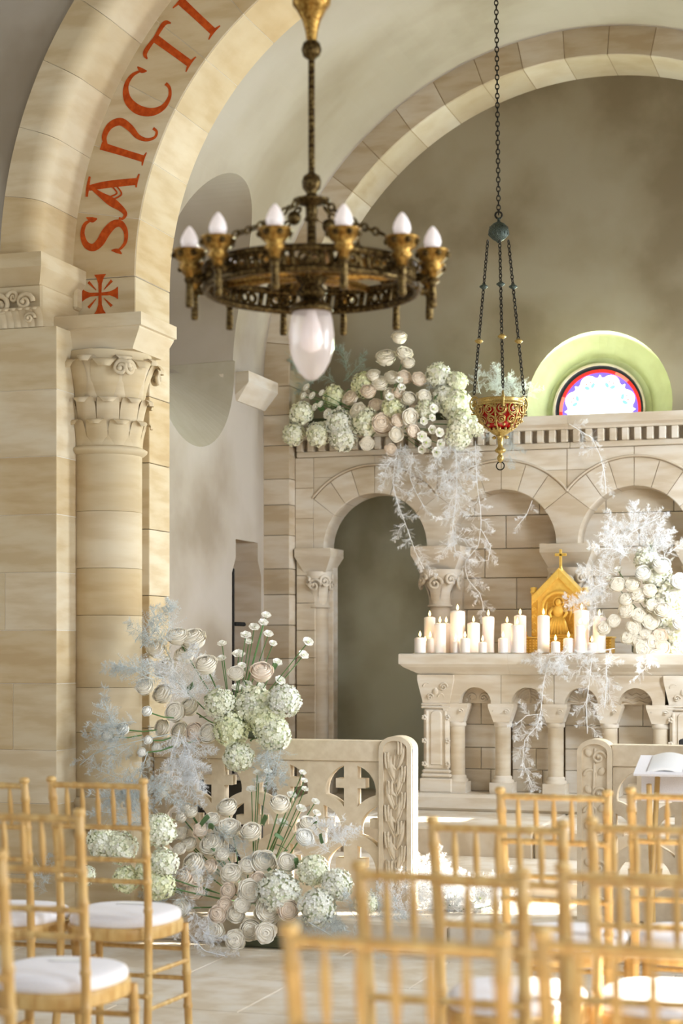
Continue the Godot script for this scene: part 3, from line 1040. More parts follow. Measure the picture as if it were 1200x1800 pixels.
# ---------------------------------------------------------------- altar screen
func build_reredos():
	var t = thing("reredos", "tall stone arcaded altar screen with dentil cornice behind the altar", "altar screen")
	var zf = -11.01
	var cols = [-3.745, -2.904, -2.06, -1.216, -0.372]
	var y0 = 1.987
	var ri = 0.352
	var ro = 0.53
	var top = 2.585
	# core behind the facing stones
	for i in 4:
		var cx: float = (cols[i] + cols[i + 1]) / 2
		var le: float = cols[i] - (0.13 if i == 0 else 0.0)
		var p = PackedVector2Array([Vector2(le, y0), Vector2(cx - ri - 0.004, y0)])
		for k in 21:
			var a = PI - PI * k / 20
			p.append(Vector2(cx + (ri + 0.004) * cos(a), y0 + (ri + 0.004) * sin(a)))
		p.append(Vector2(cols[i + 1], y0))
		p.append(Vector2(cols[i + 1], top))
		p.append(Vector2(le, top))
		put("core", extruded(p, zf - 0.21, zf - 0.006), M.joint, t)
		var a0 = acos(0.42 / ro)
		var n = 6
		for k in n:
			var st = start(true)
			var b0 = a0 + (PI - 2 * a0) * k / n + 0.005
			var b1 = a0 + (PI - 2 * a0) * (k + 1) / n - 0.005
			arc_block(st, [Vector2(ri, zf - 0.22), Vector2(ri, zf - 0.004), Vector2(ri + 0.004, zf), Vector2(ro - 0.004, zf), Vector2(ro, zf - 0.004), Vector2(ro, zf - 0.22)], cx, y0, b0, b1, 4)
			put("voussoir", done(st), stone(), t)
		# hood mould
		var hd = start()
		for k in 24:
			var b0 = a0 + (PI - 2 * a0) * k / 24
			arc_block(hd, [Vector2(ro + 0.004, zf - 0.02), Vector2(ro + 0.004, zf + 0.006), Vector2(ro + 0.012, zf + 0.010), Vector2(ro + 0.018, zf + 0.004), Vector2(ro + 0.018, zf - 0.02)], cx, y0, b0, a0 + (PI - 2 * a0) * (k + 1) / 24, 1)
		put("hood_mould", done(hd), M.stone_sand, t)
	for i in 5:
		var mx: float = cols[i]
		var lx: float = mx - (0.42 if i > 0 else 0.0)
		var rx: float = mx + (0.42 if i < 4 else 0.125)
		# springer between two arches
		var p = PackedVector2Array([Vector2(lx, y0 + 0.002), Vector2(rx, y0 + 0.002), Vector2(rx, y0 + 0.324), Vector2(lx, y0 + 0.324)])
		var bits: Array = [p]
		for s in [-1.0, 1.0]:
			if (i == 0 and s < 0) or (i == 4 and s > 0):
				continue
			var cx: float = mx + s * 0.42
			var nb = []
			for q in bits:
				nb.append_array(Geometry2D.clip_polygons(q, ring_poly(cx, y0, ri, 64)))
			bits = nb
			# above the first voussoir the sector belongs to the arch
			var a0 = acos(0.42 / ro)
			var sec = PackedVector2Array([Vector2(cx, y0)])
			for k in 9:
				var a: float = a0 + (PI - 2 * a0) * k / 8
				sec.append(Vector2(cx + 1.2 * cos(a), y0 + 1.2 * sin(a)))
			nb = []
			for q in bits:
				nb.append_array(Geometry2D.clip_polygons(q, sec))
			bits = nb
		for q in bits:
			if area_of(q) > 0.004:
				put("springer", extruded(q, zf - 0.22, zf, 0.003), stone(), t)
		# spandrel stones
		for s in [-1.0, 1.0]:
			if (i == 0 and s < 0) or (i == 4 and s > 0):
				continue
			var x0: float = mx + 0.003 if s > 0 else mx - 0.42
			var x1: float = mx + 0.42 if s > 0 else mx - 0.003
			var sp = Geometry2D.clip_polygons(rect_poly(x0, y0 + (0.0 if i == 0 else 0.30), x1, top - 0.002), ring_poly(mx + s * 0.42, y0, ro + 0.005, 96))
			for q in sp:
				if area_of(q) > 0.002:
					for band in [rect_poly(x0 - 1, 0, x1 + 1, 2.45), rect_poly(x0 - 1, 2.453, x1 + 1, 3)]:
						for z in Geometry2D.intersect_polygons(q, band):
							if area_of(z) > 0.001:
								put("spandrel_stone", extruded(z, zf - 0.2, zf, 0.0), stone(), t)
	# jamb stones at the wall side
	for k in 9:
		slab(t, "jamb_stone", Vector3(-3.80, 0.36 + 0.09 + 0.181 * k, zf - 0.11), Vector3(0.13, 0.178, 0.22), 0.003)
	slab(t, "jamb_stone", Vector3(-3.675, 1.17, zf - 0.16), Vector3(0.06, 1.62, 0.10), 0.004, M.stone_pale)
	for k in 3:
		slab(t, "jamb_stone", Vector3(-3.81, 2.085 + 0.2 * k, zf - 0.11), Vector3(0.126, 0.197, 0.22), 0.003)
	# impost blocks, capitals and shafts
	for i in 4:
		var cx: float = cols[i] + (0.008 if i == 0 else 0.0)
		var hw = 0.165 if i > 0 else 0.125
		put("impost", taper(Vector2(hw - 0.05, 0.09), Vector2(hw, 0.14), 0.0, 0.10, 0.155), M.stone_pale if i % 2 else stones[0], t, xf(Vector3(cx, 1.83, zf - 0.09)))
		if i > 0:
			for k in [-1.0, 0.0, 1.0]:
				put("dentil", box_mesh(Vector3(0.06, 0.05, 0.16), 0.004), stones[2], t, xf(Vector3(cx + k * 0.09, 1.807, zf - 0.09)))
		var wt = 0.31 if i > 0 else 0.21
		capital_small(t, "capital", Vector3(cx, 1.60, zf - 0.075), wt, 0.235, 0.070, M.stone_pale)
		put("shaft", lathe_mesh([Vector2(0.066, 0.50), Vector2(0.066, 1.60)], 28), stones[3], t, xf(Vector3(cx, 0, zf - 0.075)))
		put("shaft_base", lathe_mesh([Vector2(0.10, 0.36), Vector2(0.10, 0.43), Vector2(0.085, 0.46), Vector2(0.07, 0.475), Vector2(0.074, 0.49), Vector2(0.060, 0.505)], 24), stones[0], t, xf(Vector3(cx, 0, zf - 0.075)))
		if i > 0:
			slab(t, "pier_stone", Vector3(cx + 0.03, 1.1, zf - 0.19), Vector3(0.19, 1.46, 0.08), 0.004, stones[2])
	# blocked bays behind the altar
	slab(t, "bay_core", Vector3(-1.65, 1.35, zf - 0.30), Vector3(2.56, 2.0, 0.06), 0.0, M.joint)
	var y = 0.36
	var row = 0
	while y < 2.36:
		var h: float = [0.205, 0.19, 0.215][row % 3]
		var x = -2.93 - (0.21 if row % 2 else 0.0)
		while x < -0.4:
			var w: float = [0.43, 0.50, 0.38][(row + int(x * 7.0 + 40)) % 3]
			var x0: float = maxf(x, -2.90)
			slab(t, "bay_stone", Vector3((x0 + x + w) / 2, y + h / 2, zf - 0.25), Vector3(x + w - x0 - 0.004, h - 0.004, 0.07), 0.003)
			x += w
		y += h
		row += 1
	# cornice: band, dentils, top slab
	for k in 4:
		var lx = -3.86 + k * 0.91
		slab(t, "cornice_band", Vector3(lx + 0.455, 2.605, zf - 0.1), Vector3(0.908, 0.036, 0.24), 0.005, stones[0])
		slab(t, "cornice_back", Vector3(lx + 0.455, 2.66, zf - 0.12), Vector3(0.91, 0.09, 0.2), 0.0, M.stone_sand)
		var st = start(true)
		extrude(st, PackedVector2Array([Vector2(-0.25, 2.702), Vector2(0.045, 2.702), Vector2(0.052, 2.716), Vector2(0.085, 2.730), Vector2(0.088, 2.785), Vector2(-0.25, 2.785)]), -0.454, 0.454, 0.0, Transform3D(Basis(Vector3(0, 0, 1), Vector3.UP, Vector3(-1, 0, 0)), Vector3(lx + 0.455, 0, zf)))
		put("cornice_slab", done(st), stones[k % 2 * 2], t)
	for k in 46:
		put("dentil", box_mesh(Vector3(0.043, 0.078, 0.075), 0.004), stones[2] if k % 3 else stones[0], t, xf(Vector3(-3.83 + 0.0765 * k, 2.662, zf + 0.008)))

func area_of(p: PackedVector2Array) -> float:
	var s = 0.0
	for i in p.size():
		s += p[i].cross(p[(i + 1) % p.size()])
	return absf(s) / 2

# ---------------------------------------------------------------- altar
func build_altar():
	var t = thing("altar", "carved stone altar with arcaded front below the candles", "altar", Vector3(-1.98, 0.36, -10.6))
	var o = Vector3(1.98, -0.36, 10.6)
	var L = -0.835
	# plinth
	for k in 3:
		put("plinth", box_mesh(Vector3(0.597, 0.10, 0.74), 0.018), M.stone_pale, t, xf(Vector3(-0.60 + 0.6 * k, 0.05, 0.09)))
	put("body", box_mesh(Vector3(1.62, 0.72, 0.36), 0.0), M.joint, t, xf(Vector3(0, 0.46, -0.12)))
	# slab with hollow edge, in three lengths
	for k in 2:
		var st = start(true)
		var n = 0.95
		var lv = [[0.835, 0.325, 0.805], [0.845, 0.335, 0.812], [0.880, 0.350, 0.828], [0.925, 0.385, 0.852], [0.940, 0.400, 0.866], [0.950, 0.405, 0.872], [0.950, 0.405, 0.928], [0.945, 0.40, 0.933]]
		for i in lv.size() - 1:
			var rings = []
			for q in [lv[i], lv[i + 1]]:
				var xa: float = -q[0] if k == 0 else -0.28
				var xb: float = -0.281 if k == 0 else q[0]
				rings.append([Vector3(xa, q[2], q[1]), Vector3(xb, q[2], q[1]), Vector3(xb, q[2], -0.29), Vector3(xa, q[2], -0.29)])
			loft(st, rings[0], rings[1])
		put("slab", done(st), M.stone_pale if k == 0 else stones[2], t)
	var zf = 0.33
	var niches = [-0.496, -0.178, 0.142, 0.460]
	# arcade face stones
	for i in 4:
		var c: float = niches[i]
		var x0 = c - 0.159
		var x1 = c + 0.159
		if i == 0:
			x0 = -0.66
		if i == 3:
			x1 = 0.63
		var p = PackedVector2Array([Vector2(x0 + 0.001, 0.635), Vector2(c - 0.098, 0.635)])
		for k in 17:
			var a = PI - PI * k / 16
			p.append(Vector2(c + 0.098 * cos(a), 0.635 + 0.098 * sin(a)))
		p.append_array([Vector2(x1 - 0.001, 0.635), Vector2(x1 - 0.001, 0.806), Vector2(x0 + 0.001, 0.806)])
		put("arch_stone", extruded(p, zf - 0.16, zf, 0.0), stones[[0, 1, 0, 3][i]], t)
		# niche back, coursed
		var ys = [0.10, 0.235, 0.365, 0.505, 0.635]
		for r in 4:
			var cuts = [-0.125, 0.125]
			if r % 2 == 1 or r == 3:
				cuts = [-0.125, 0.0 + 0.02 * (i % 2), 0.125]
			if r == 0:
				cuts = [-0.125, 0.06, 0.125]
			for k in cuts.size() - 1:
				var w: float = cuts[k + 1] - cuts[k]
				put("niche_stone", box_mesh(Vector3(w - 0.003, ys[r + 1] - ys[r] - 0.003, 0.06), 0.002), stones[(r + k + i) % 4], t, xf(Vector3(c + cuts[k] + w / 2, (ys[r] + ys[r + 1]) / 2, zf - 0.19)))
		# carved tympanum
		var ty = put("tympanum", extruded(ring_poly(c, 0.635, 0.098, 20, 0.0, PI), zf - 0.17, zf - 0.085, 0.0), M.stone_sand, t)
		var st = start()
		if i == 0:
			for s in [-1.0, 1.0]:
				scroll(st, Transform3D(Basis(Vector3.UP, 0.0 if s > 0 else PI), Vector3(c + s * 0.035, 0.668, zf - 0.082)), 0.028, 0.008, 1.4)
				scroll(st, Transform3D(Basis(Vector3.UP, 0.0 if s < 0 else PI), Vector3(c + s * 0.068, 0.655, zf - 0.082)), 0.018, 0.006, 1.4)
		elif i == 1:
			for k in 4:
				var pts = []
				for q in 9:
					var a = PI * 0.12 + PI * 0.76 * q / 8
					pts.append(Vector3(c + (0.03 + 0.016 * k) * cos(a), 0.642 + (0.03 + 0.016 * k) * sin(a), zf - 0.083))
				tube(st, pts, 0.005, 5)
			tube(st, [Vector3(c, 0.64, zf - 0.078), Vector3(c, 0.725, zf - 0.078)], 0.005, 5)
		elif i == 2:
			for k in 9:
				var a = PI * (k + 0.5) / 9
				tube(st, [Vector3(c + 0.03 * cos(a), 0.64 + 0.03 * sin(a), zf - 0.083), Vector3(c + 0.088 * cos(a), 0.64 + 0.088 * sin(a), zf - 0.081)], [0.003, 0.008], 6)
		else:
			for k in 3:
				var pts = []
				for q in 10:
					var x = -0.085 + 0.17 * q / 9
					pts.append(Vector3(c + x * (1.0 - 0.18 * k), 0.648 + 0.022 * k + 0.007 * sin(q * 1.5 + k), zf - 0.083))
				tube(st, pts, 0.006, 5)
		put("relief", done(st), M.stone_sand, ty)
	# colonnettes
	for x in [-0.618, -0.337, -0.018, 0.301, 0.600]:
		var c = Vector3(x, 0, zf - 0.055)
		put("colonnette_base", taper(Vector2(0.068, 0.068), Vector2(0.068, 0.068), 0.10, 0.13, 0.165), stones[2], t, xf(c))
		put("colonnette_base", lathe_mesh([Vector2(0.066, 0.165), Vector2(0.066, 0.178), Vector2(0.054, 0.186), Vector2(0.056, 0.198), Vector2(0.046, 0.206)], 20), stones[2], t, xf(c))
		put("colonnette", lathe_mesh([Vector2(0.046, 0.20), Vector2(0.046, 0.50)], 24), stones[1], t, xf(c))
		put("colonnette_collar", lathe_mesh([Vector2(0.046, 0.495), Vector2(0.054, 0.500), Vector2(0.054, 0.522), Vector2(0.047, 0.527)], 20), stones[2], t, xf(c))
		var cp = put("colonnette_capital", taper(Vector2(0.048, 0.048), Vector2(0.078, 0.066), 0.525, 0.615, 0.635), stones[2], t, xf(c))
		for s in [-1.0, 1.0]:
			var st = start()
			scroll(st, Transform3D(Basis(Vector3.UP, 0.0 if s > 0 else PI), Vector3(0.035 * s, 0.59, 0.06)), 0.016, 0.005, 1.4)
			put("volute", done(st), stones[2], cp)
	# end pilasters
	for s in [-1.0, 1.0]:
		var c = Vector3(s * 0.735, 0, zf - 0.10)
		put("pilaster_base", box_mesh(Vector3(0.200, 0.085, 0.24), 0.006), stones[2], t, xf(c + Vector3(0, 0.142, 0)))
		put("pilaster_base", box_mesh(Vector3(0.188, 0.025, 0.228), 0.01), stones[2], t, xf(c + Vector3(0, 0.20, 0)))
		put("pilaster_base", box_mesh(Vector3(0.178, 0.022, 0.218), 0.009), stones[2], t, xf(c + Vector3(0, 0.225, 0)))
		put("pilaster", box_mesh(Vector3(0.160, 0.37, 0.2), 0.012), M.stone_pale, t, xf(c + Vector3(0, 0.42, 0)))
		# raised round-headed panel between corner shafts
		var pp = PackedVector2Array([Vector2(-0.034, 0.265), Vector2(0.034, 0.265)])
		for k in 9:
			var a = PI * k / 8
			pp.append(Vector2(0.034 * cos(a), 0.565 + 0.028 * sin(a)))
		put("pilaster_panel", extruded(pp, 0.098, 0.108, 0.004), M.stone_pale, t, xf(c))
		for q in [-0.058, 0.058]:
			put("corner_shaft", lathe_mesh([Vector2(0.010, 0.25), Vector2(0.010, 0.59)], 10), stones[2], t, xf(c + Vector3(q, 0, 0.098)))
			for y in [0.27, 0.41, 0.55]:
				var st = start()
				for k in 5:
					var a = TAU * k / 5
					sphere(st, Vector3(0.010 * cos(a), 0.010 * sin(a), 0), Vector3(0.008, 0.008, 0.008), 6, 4)
				put("rosette", done(st), stones[2], t, xf(c + Vector3(q * 1.25, y, 0.108)))
		for y in [0.612, 0.628]:
			put("pilaster_moulding", box_mesh(Vector3(0.186, 0.014, 0.228), 0.006), stones[2], t, xf(c + Vector3(0, y, 0)))
		var cap = put("pilaster_capital", taper(Vector2(0.082, 0.105), Vector2(0.112, 0.125), 0.636, 0.775, 0.806), stones[2], t, xf(c))
		var st = start()
		for k in [-1.0, 1.0]:
			scroll(st, Transform3D(Basis(Vector3.UP, 0.0 if k > 0 else PI) * Basis(Vector3.RIGHT, 0.15 * k), Vector3(0.05 * k, 0.735, 0.118)), 0.026, 0.006, 1.5)
			scroll(st, Transform3D(Basis(Vector3.UP, 0.0 if k < 0 else PI) * Basis(Vector3.RIGHT, -0.15 * k), Vector3(0.035 * k, 0.675, 0.112)), 0.02, 0.005, 1.5)
		sphere(st, Vector3(0, 0.71, 0.115), Vector3(0.018, 0.022, 0.010), 8, 6)
		put("carving", done(st), stones[2], cap)

# ---------------------------------------------------------------- communion rails
func rail_panel(x0: float, x1: float, first: float, step: float) -> CSGCombiner3D:
	var g = CSGCombiner3D.new()
	g.name = "pierced_panel"
	var st = start(true)
	extrude(st, rect_poly(x0, 0.13, x1, 0.80), -7.765, -7.705)
	csg_solid(g, done(st), M.stone_smooth, false)
	var rows = [0.665, 0.482, 0.299]
	for r in 3:
		var off: float = 0.0 if r % 2 == 0 else step / 2
		for k in range(-1, 6):
			var c = Vector2(first + step * k + off * signf(step) * signf(step), rows[r])
			var open: Array = Geometry2D.intersect_polygons(ring_poly(c.x, c.y, 0.121, 40), rect_poly(x0 + 0.018, 0.16, x1 - 0.018, 0.79))
			for s in [-1.0, 1.0]:
				var nb = []
				for q in open:
					nb.append_array(Geometry2D.clip_polygons(q, ring_poly(c.x + s * absf(step) / 2, c.y - 0.183, 0.172, 64)))
				open = nb
			var cy = c.y + 0.036
			for bar in [rect_poly(c.x - 0.032, c.y - 0.2, c.x + 0.032, c.y + 0.2), rect_poly(c.x - 0.071, cy - 0.022, c.x + 0.071, cy + 0.022)]:
				var nb = []
				for q in open:
					nb.append_array(Geometry2D.clip_polygons(q, bar))
				open = nb
			for q in open:
				if area_of(q) > 0.0004:
					var cut = start(true)
					extrude(cut, q, -7.85, -7.6)
					csg_solid(g, done(cut), M.stone_smooth)
	return g

func rail_post(t, cx: float) -> void:
	var p = PackedVector2Array([Vector2(cx - 0.077, 0.13), Vector2(cx + 0.077, 0.13)])
	for k in 15:
		var a = PI * k / 14
		p.append(Vector2(cx + 0.077 * cos(a), 0.863 + 0.058 * sin(a)))
	# stepped border around a sunk panel
	put("post", extruded(p, -7.79, -7.688, 0.0), M.stone_smooth, t)
	var st = start(true)
	var inner = PackedVector2Array()
	var outer = PackedVector2Array()
	outer.append_array(p)
	var ip = Geometry2D.offset_polygon(p, -0.021)
	if ip.size() > 0:
		inner = ip[0]
	for i in p.size():
		var j = (i + 1) % p.size()
		if inner.size() == p.size():
			var best = 0
			for k in inner.size():
				if inner[k].distance_to(p[0]) < inner[best].distance_to(p[0]):
					best = k
			var a = p[i]
			var b = p[j]
			var c = inner[(best + j) % p.size()]
			var d = inner[(best + i) % p.size()]
			quad(st, Vector3(a.x, a.y, -7.70), Vector3(b.x, b.y, -7.70), Vector3(b.x, b.y, -7.676), Vector3(a.x, a.y, -7.676))
			quad(st, Vector3(a.x, a.y, -7.676), Vector3(b.x, b.y, -7.676), Vector3(c.x, c.y, -7.672), Vector3(d.x, d.y, -7.672))
			quad(st, Vector3(d.x, d.y, -7.672), Vector3(c.x, c.y, -7.672), Vector3(c.x, c.y, -7.70), Vector3(d.x, d.y, -7.70))
	put("post_border", done(st), M.stone_smooth, t)

func wheat(st: SurfaceTool, a: Vector3, b: Vector3, bend: float, ear: bool):
	var pts = []
	var rad = []
	for i in 9:
		var f = i / 8.0
		pts.append(a.lerp(b, f) + Vector3(bend * sin(f * PI), 0, 0.004 * sin(f * PI)))
		rad.append(0.0045 if ear else 0.003 + 0.0075 * sin(pow(f, 0.8) * PI))
	tube(st, pts, rad, 6)
	if ear:
		for i in 9:
			var f = 0.55 + 0.45 * i / 8.0
			var p = a.lerp(b, f) + Vector3(bend * sin(f * PI), 0, 0.006)
			for s in [-1.0, 1.0]:
				sphere(st, p + Vector3(0.0065 * s, 0, 0), Vector3(0.006, 0.010, 0.008), 6, 4, Basis(Vector3(0, 0, 1), -0.45 * s))

func build_rails():
	for side in 2:
		var t = thing("communion_rail", ["pierced stone communion rail with crosses and a wheat-carved post, beside the flowers", "pierced stone communion rail with a vine-carved post, behind the right-hand chairs"][side], "rail")
		var x0: float = -3.42 if side == 0 else -1.245
		var x1: float = -2.295 if side == 0 else -0.42
		t.add_child(rail_panel(x0, x1, -2.442 if side == 0 else -1.103, -0.327 if side == 0 else 0.327))
		var cp = PackedVector2Array([Vector2(-7.79, 0.80), Vector2(-7.69, 0.80), Vector2(-7.69, 0.890), Vector2(-7.697, 0.897), Vector2(-7.79, 0.897)])
		var st = start(true)
		extrude(st, rect_poly(x0, 0.802, x1, 0.897), -7.79, -7.692, 0.004)
		put("coping", done(st), M.stone_smooth, t)
		var cx: float = -2.222 if side == 0 else -1.315
		rail_post(t, cx)
		st = start()
		var z = -7.687
		if side == 0:
			# stalks spring from a wavy central stem, in turn to either side
			var stem = []
			for k in 15:
				stem.append(Vector3(cx + 0.008 * sin(k * 0.9), 0.16 + 0.05 * k, z))
			tube(st, stem, 0.005, 6)
			for k in 11:
				var sd = -1.0 if k % 2 else 1.0
				var y = 0.165 + 0.060 * k
				var a = Vector3(cx + 0.006 * sd, y, z)
				wheat(st, a, Vector3(cx + sd * 0.040, minf(y + 0.135, 0.885), z + 0.003), 0.010 * sd, k % 3 != 1)
				wheat(st, a + Vector3(0, 0.02, 0), Vector3(cx + sd * 0.022, minf(y + 0.125, 0.89), z + 0.004), 0.006 * sd, k % 3 == 1)
				wheat(st, a, Vector3(cx - sd * 0.043, minf(y + 0.075, 0.87), z + 0.001), -0.012 * sd, false)
		else:
			for k in 9:
				var s = -1.0 if k % 2 else 1.0
				scroll(st, Transform3D(Basis(Vector3.UP, 0.0 if s > 0 else PI), Vector3(cx + s * 0.018, 0.20 + 0.08 * k, z)), 0.032, 0.008, 1.3)
				sphere(st, Vector3(cx - s * 0.03, 0.22 + 0.08 * k, z), Vector3(0.016, 0.020, 0.009), 8, 6, Basis(Vector3(0, 0, 1), 0.6 * s))
			tube(st, [Vector3(cx, 0.17, z), Vector3(cx + 0.01, 0.4, z), Vector3(cx - 0.01, 0.62, z), Vector3(cx, 0.88, z)], 0.006, 6)
		put("carving", done(st), M.stone_smooth, t)

func build_door():
	var d = setting("door_1", "narrow wooden side door with iron strap hinge in the chancel wall")
	var xw = AXIS - 2.135
	for k in 3:
		slab(d, "plank", Vector3(xw - 0.30, 1.1, -10.42 - 0.17 * k), Vector3(0.04, 1.75, 0.165), 0.004, M.wood_dark)
	# the leaf stands ajar, its edge and strap hinge showing
	slab(d, "door_edge", Vector3(xw - 0.06, 1.02, -10.345), Vector3(0.10, 1.62, 0.03), 0.004, M.wood_dark)
	slab(d, "iron_edge", Vector3(xw - 0.008, 1.02, -10.365), Vector3(0.02, 1.62, 0.012), 0.002, M.iron)
	var st = start()
	tube(st, [Vector3(xw - 0.01, 1.48, -10.36), Vector3(xw + 0.005, 1.48, -10.50), Vector3(xw - 0.02, 1.48, -10.60)], 0.011, 8)
	for k in 6:
		sphere(st, Vector3(xw + 0.006, 1.48, -10.38 - 0.028 * k), Vector3(0.014, 0.014, 0.010), 7, 5)
	put("hinge", done(st), M.iron, d)

# ---------------------------------------------------------------- chairs
func bamboo(st: SurfaceTool, path: Array, r: float, nodes: Array, taper_to := 1.0, seg := 10):
	# a turned bar along path with swollen rings at the given fractions
	var curve = Curve3D.new()
	for p in path:
		curve.add_point(p)
	if path.size() == 3:
		var d: Vector3 = (path[2] - path[0]) * 0.22
		curve.set_point_in(1, -d)
		curve.set_point_out(1, d)
	var L = curve.get_baked_length()
	var fr = [[0.0, 1.0]]
	var steps = 10
	for i in range(1, steps):
		fr.append([float(i) / steps, 1.0])
	for n in nodes:
		var e: float = 0.0065 / L
		fr.append_array([[n - e * 1.3, 1.0], [n - e * 0.6, 1.20], [n - e * 0.15, 1.20], [n, 0.98], [n + e * 0.15, 1.20], [n + e * 0.6, 1.20], [n + e * 1.3, 1.0]])
	fr.append([1.0, 1.0])
	fr.sort_custom(func(a, b): return a[0] < b[0])
	var pts = []
	var rad = []
	var last = -1.0
	for f in fr:
		if f[0] - last < 0.0004:
			continue
		last = f[0]
		pts.append(curve.sample_baked(f[0] * L, true))
		rad.append(r * f[1] * lerpf(1.0, taper_to, f[0]))
	tube(st, pts, rad, seg)

func seat_outline(s := 1.0) -> Array:
	var out = []
	for i in 40:
		var a = TAU * i / 40
		var e = 2.6
		var x = signf(cos(a)) * pow(absf(cos(a)), 2.0 / e) * 0.163
		var z = signf(sin(a)) * pow(absf(sin(a)), 2.0 / e) * 0.178
		x *= 1.0 - 0.06 * (z / 0.178)
		out.append(Vector3(x, 0, z) * s)
	return out

func make_chair() -> Node3D:
	var t = Node3D.new()
	var w = M.chair_wood
	for s in [-1.0, 1.0]:
		var st = start()
		bamboo(st, [Vector3(s * 0.158, 0.0, 0.20), Vector3(s * 0.147, 0.45, 0.155), Vector3(s * 0.153, 0.905, 0.21)], 0.0128, [0.08, 0.28, 0.46, 0.56, 0.66, 0.75, 0.84, 0.93], 0.94, 12)
		lathe(st, [Vector2(0.0, 0.0), Vector2(0.012, 0.0), Vector2(0.0155, 0.004), Vector2(0.0155, 0.012), Vector2(0.011, 0.017), Vector2(0.0, 0.018)], 12, xf(Vector3(s * 0.153, 0.902, 0.21)))
		put("back_post", done(st), w, t)
		st = start()
		bamboo(st, [Vector3(s * 0.158, 0.0, -0.160), Vector3(s * 0.150, 0.43, -0.135)], 0.0128, [0.12, 0.38, 0.62, 0.84], 1.0, 12)
		put("front_leg", done(st), w, t)
		for y in [0.20, 0.31]:
			st = start()
			bamboo(st, [Vector3(s * 0.158, y, -0.148), Vector3(s * 0.155, y + 0.01, 0.178)], 0.0075, [0.06, 0.5, 0.94], 1.0, 8)
			put("stretcher", done(st), w, t)
	for z in [-0.145, 0.178]:
		for y in ([0.25, 0.345] if z < 0 else [0.25]):
			var st = start()
			bamboo(st, [Vector3(-0.155, y, z), Vector3(0.155, y, z)], 0.0075, [0.06, 0.5, 0.94], 1.0, 8)
			put("stretcher", done(st), w, t)
	for q in [[0.893, 0.2085, 0.0088], [0.765, 0.194, 0.0080], [0.665, 0.181, 0.0076], [0.598, 0.172, 0.0076]]:
		var st = start()
		bamboo(st, [Vector3(-0.152, q[0], q[1]), Vector3(0.152, q[0], q[1])], q[2], [0.06, 0.28, 0.5, 0.72, 0.94], 1.0, 10)
		put("back_rail", done(st), w, t)
	for k in 5:
		var x = -0.102 + 0.051 * k
		var st = start()
		var pts = []
		var rad = []
		for i in 9:
			var f = i / 8.0
			pts.append(Vector3(x, 0.768 + 0.122 * f, 0.194 + 0.0145 * f))
			rad.append([0.0042, 0.0056, 0.0072, 0.0078, 0.0074, 0.0080, 0.0064, 0.0052, 0.0042][i])
		tube(st, pts, rad, 8)
		put("spindle", done(st), w, t)
	# seat ring
	var o = seat_outline()
	var st = start()
	var prev = []
	for q in [[0.90, 0.412], [1.02, 0.412], [1.035, 0.418], [1.035, 0.446], [1.02, 0.452], [0.9, 0.452]]:
		var ring = []
		for v in o:
			ring.append(Vector3(v.x * q[0], q[1], v.z * q[0]))
		if prev.size():
			for i in 40:
				var j = (i + 1) % 40
				quad(st, prev[i], ring[i], ring[j], prev[j])
		prev = ring
	put("seat_frame", done(st), w, t)
	st = start()
	prev = []
	for q in [[0.0, 0.449], [0.95, 0.449], [0.985, 0.453], [1.0, 0.462], [0.995, 0.473], [0.965, 0.482], [0.88, 0.489], [0.70, 0.494], [0.40, 0.497], [0.0, 0.498]]:
		var ring = []
		for v in o:
			ring.append(Vector3(v.x * q[0], q[1], v.z * q[0]))
		if prev.size():
			for i in 40:
				var j = (i + 1) % 40
				quad(st, prev[i], ring[i], ring[j], prev[j])
		prev = ring
	put("cushion", done(st), M.cushion, t)
	return t

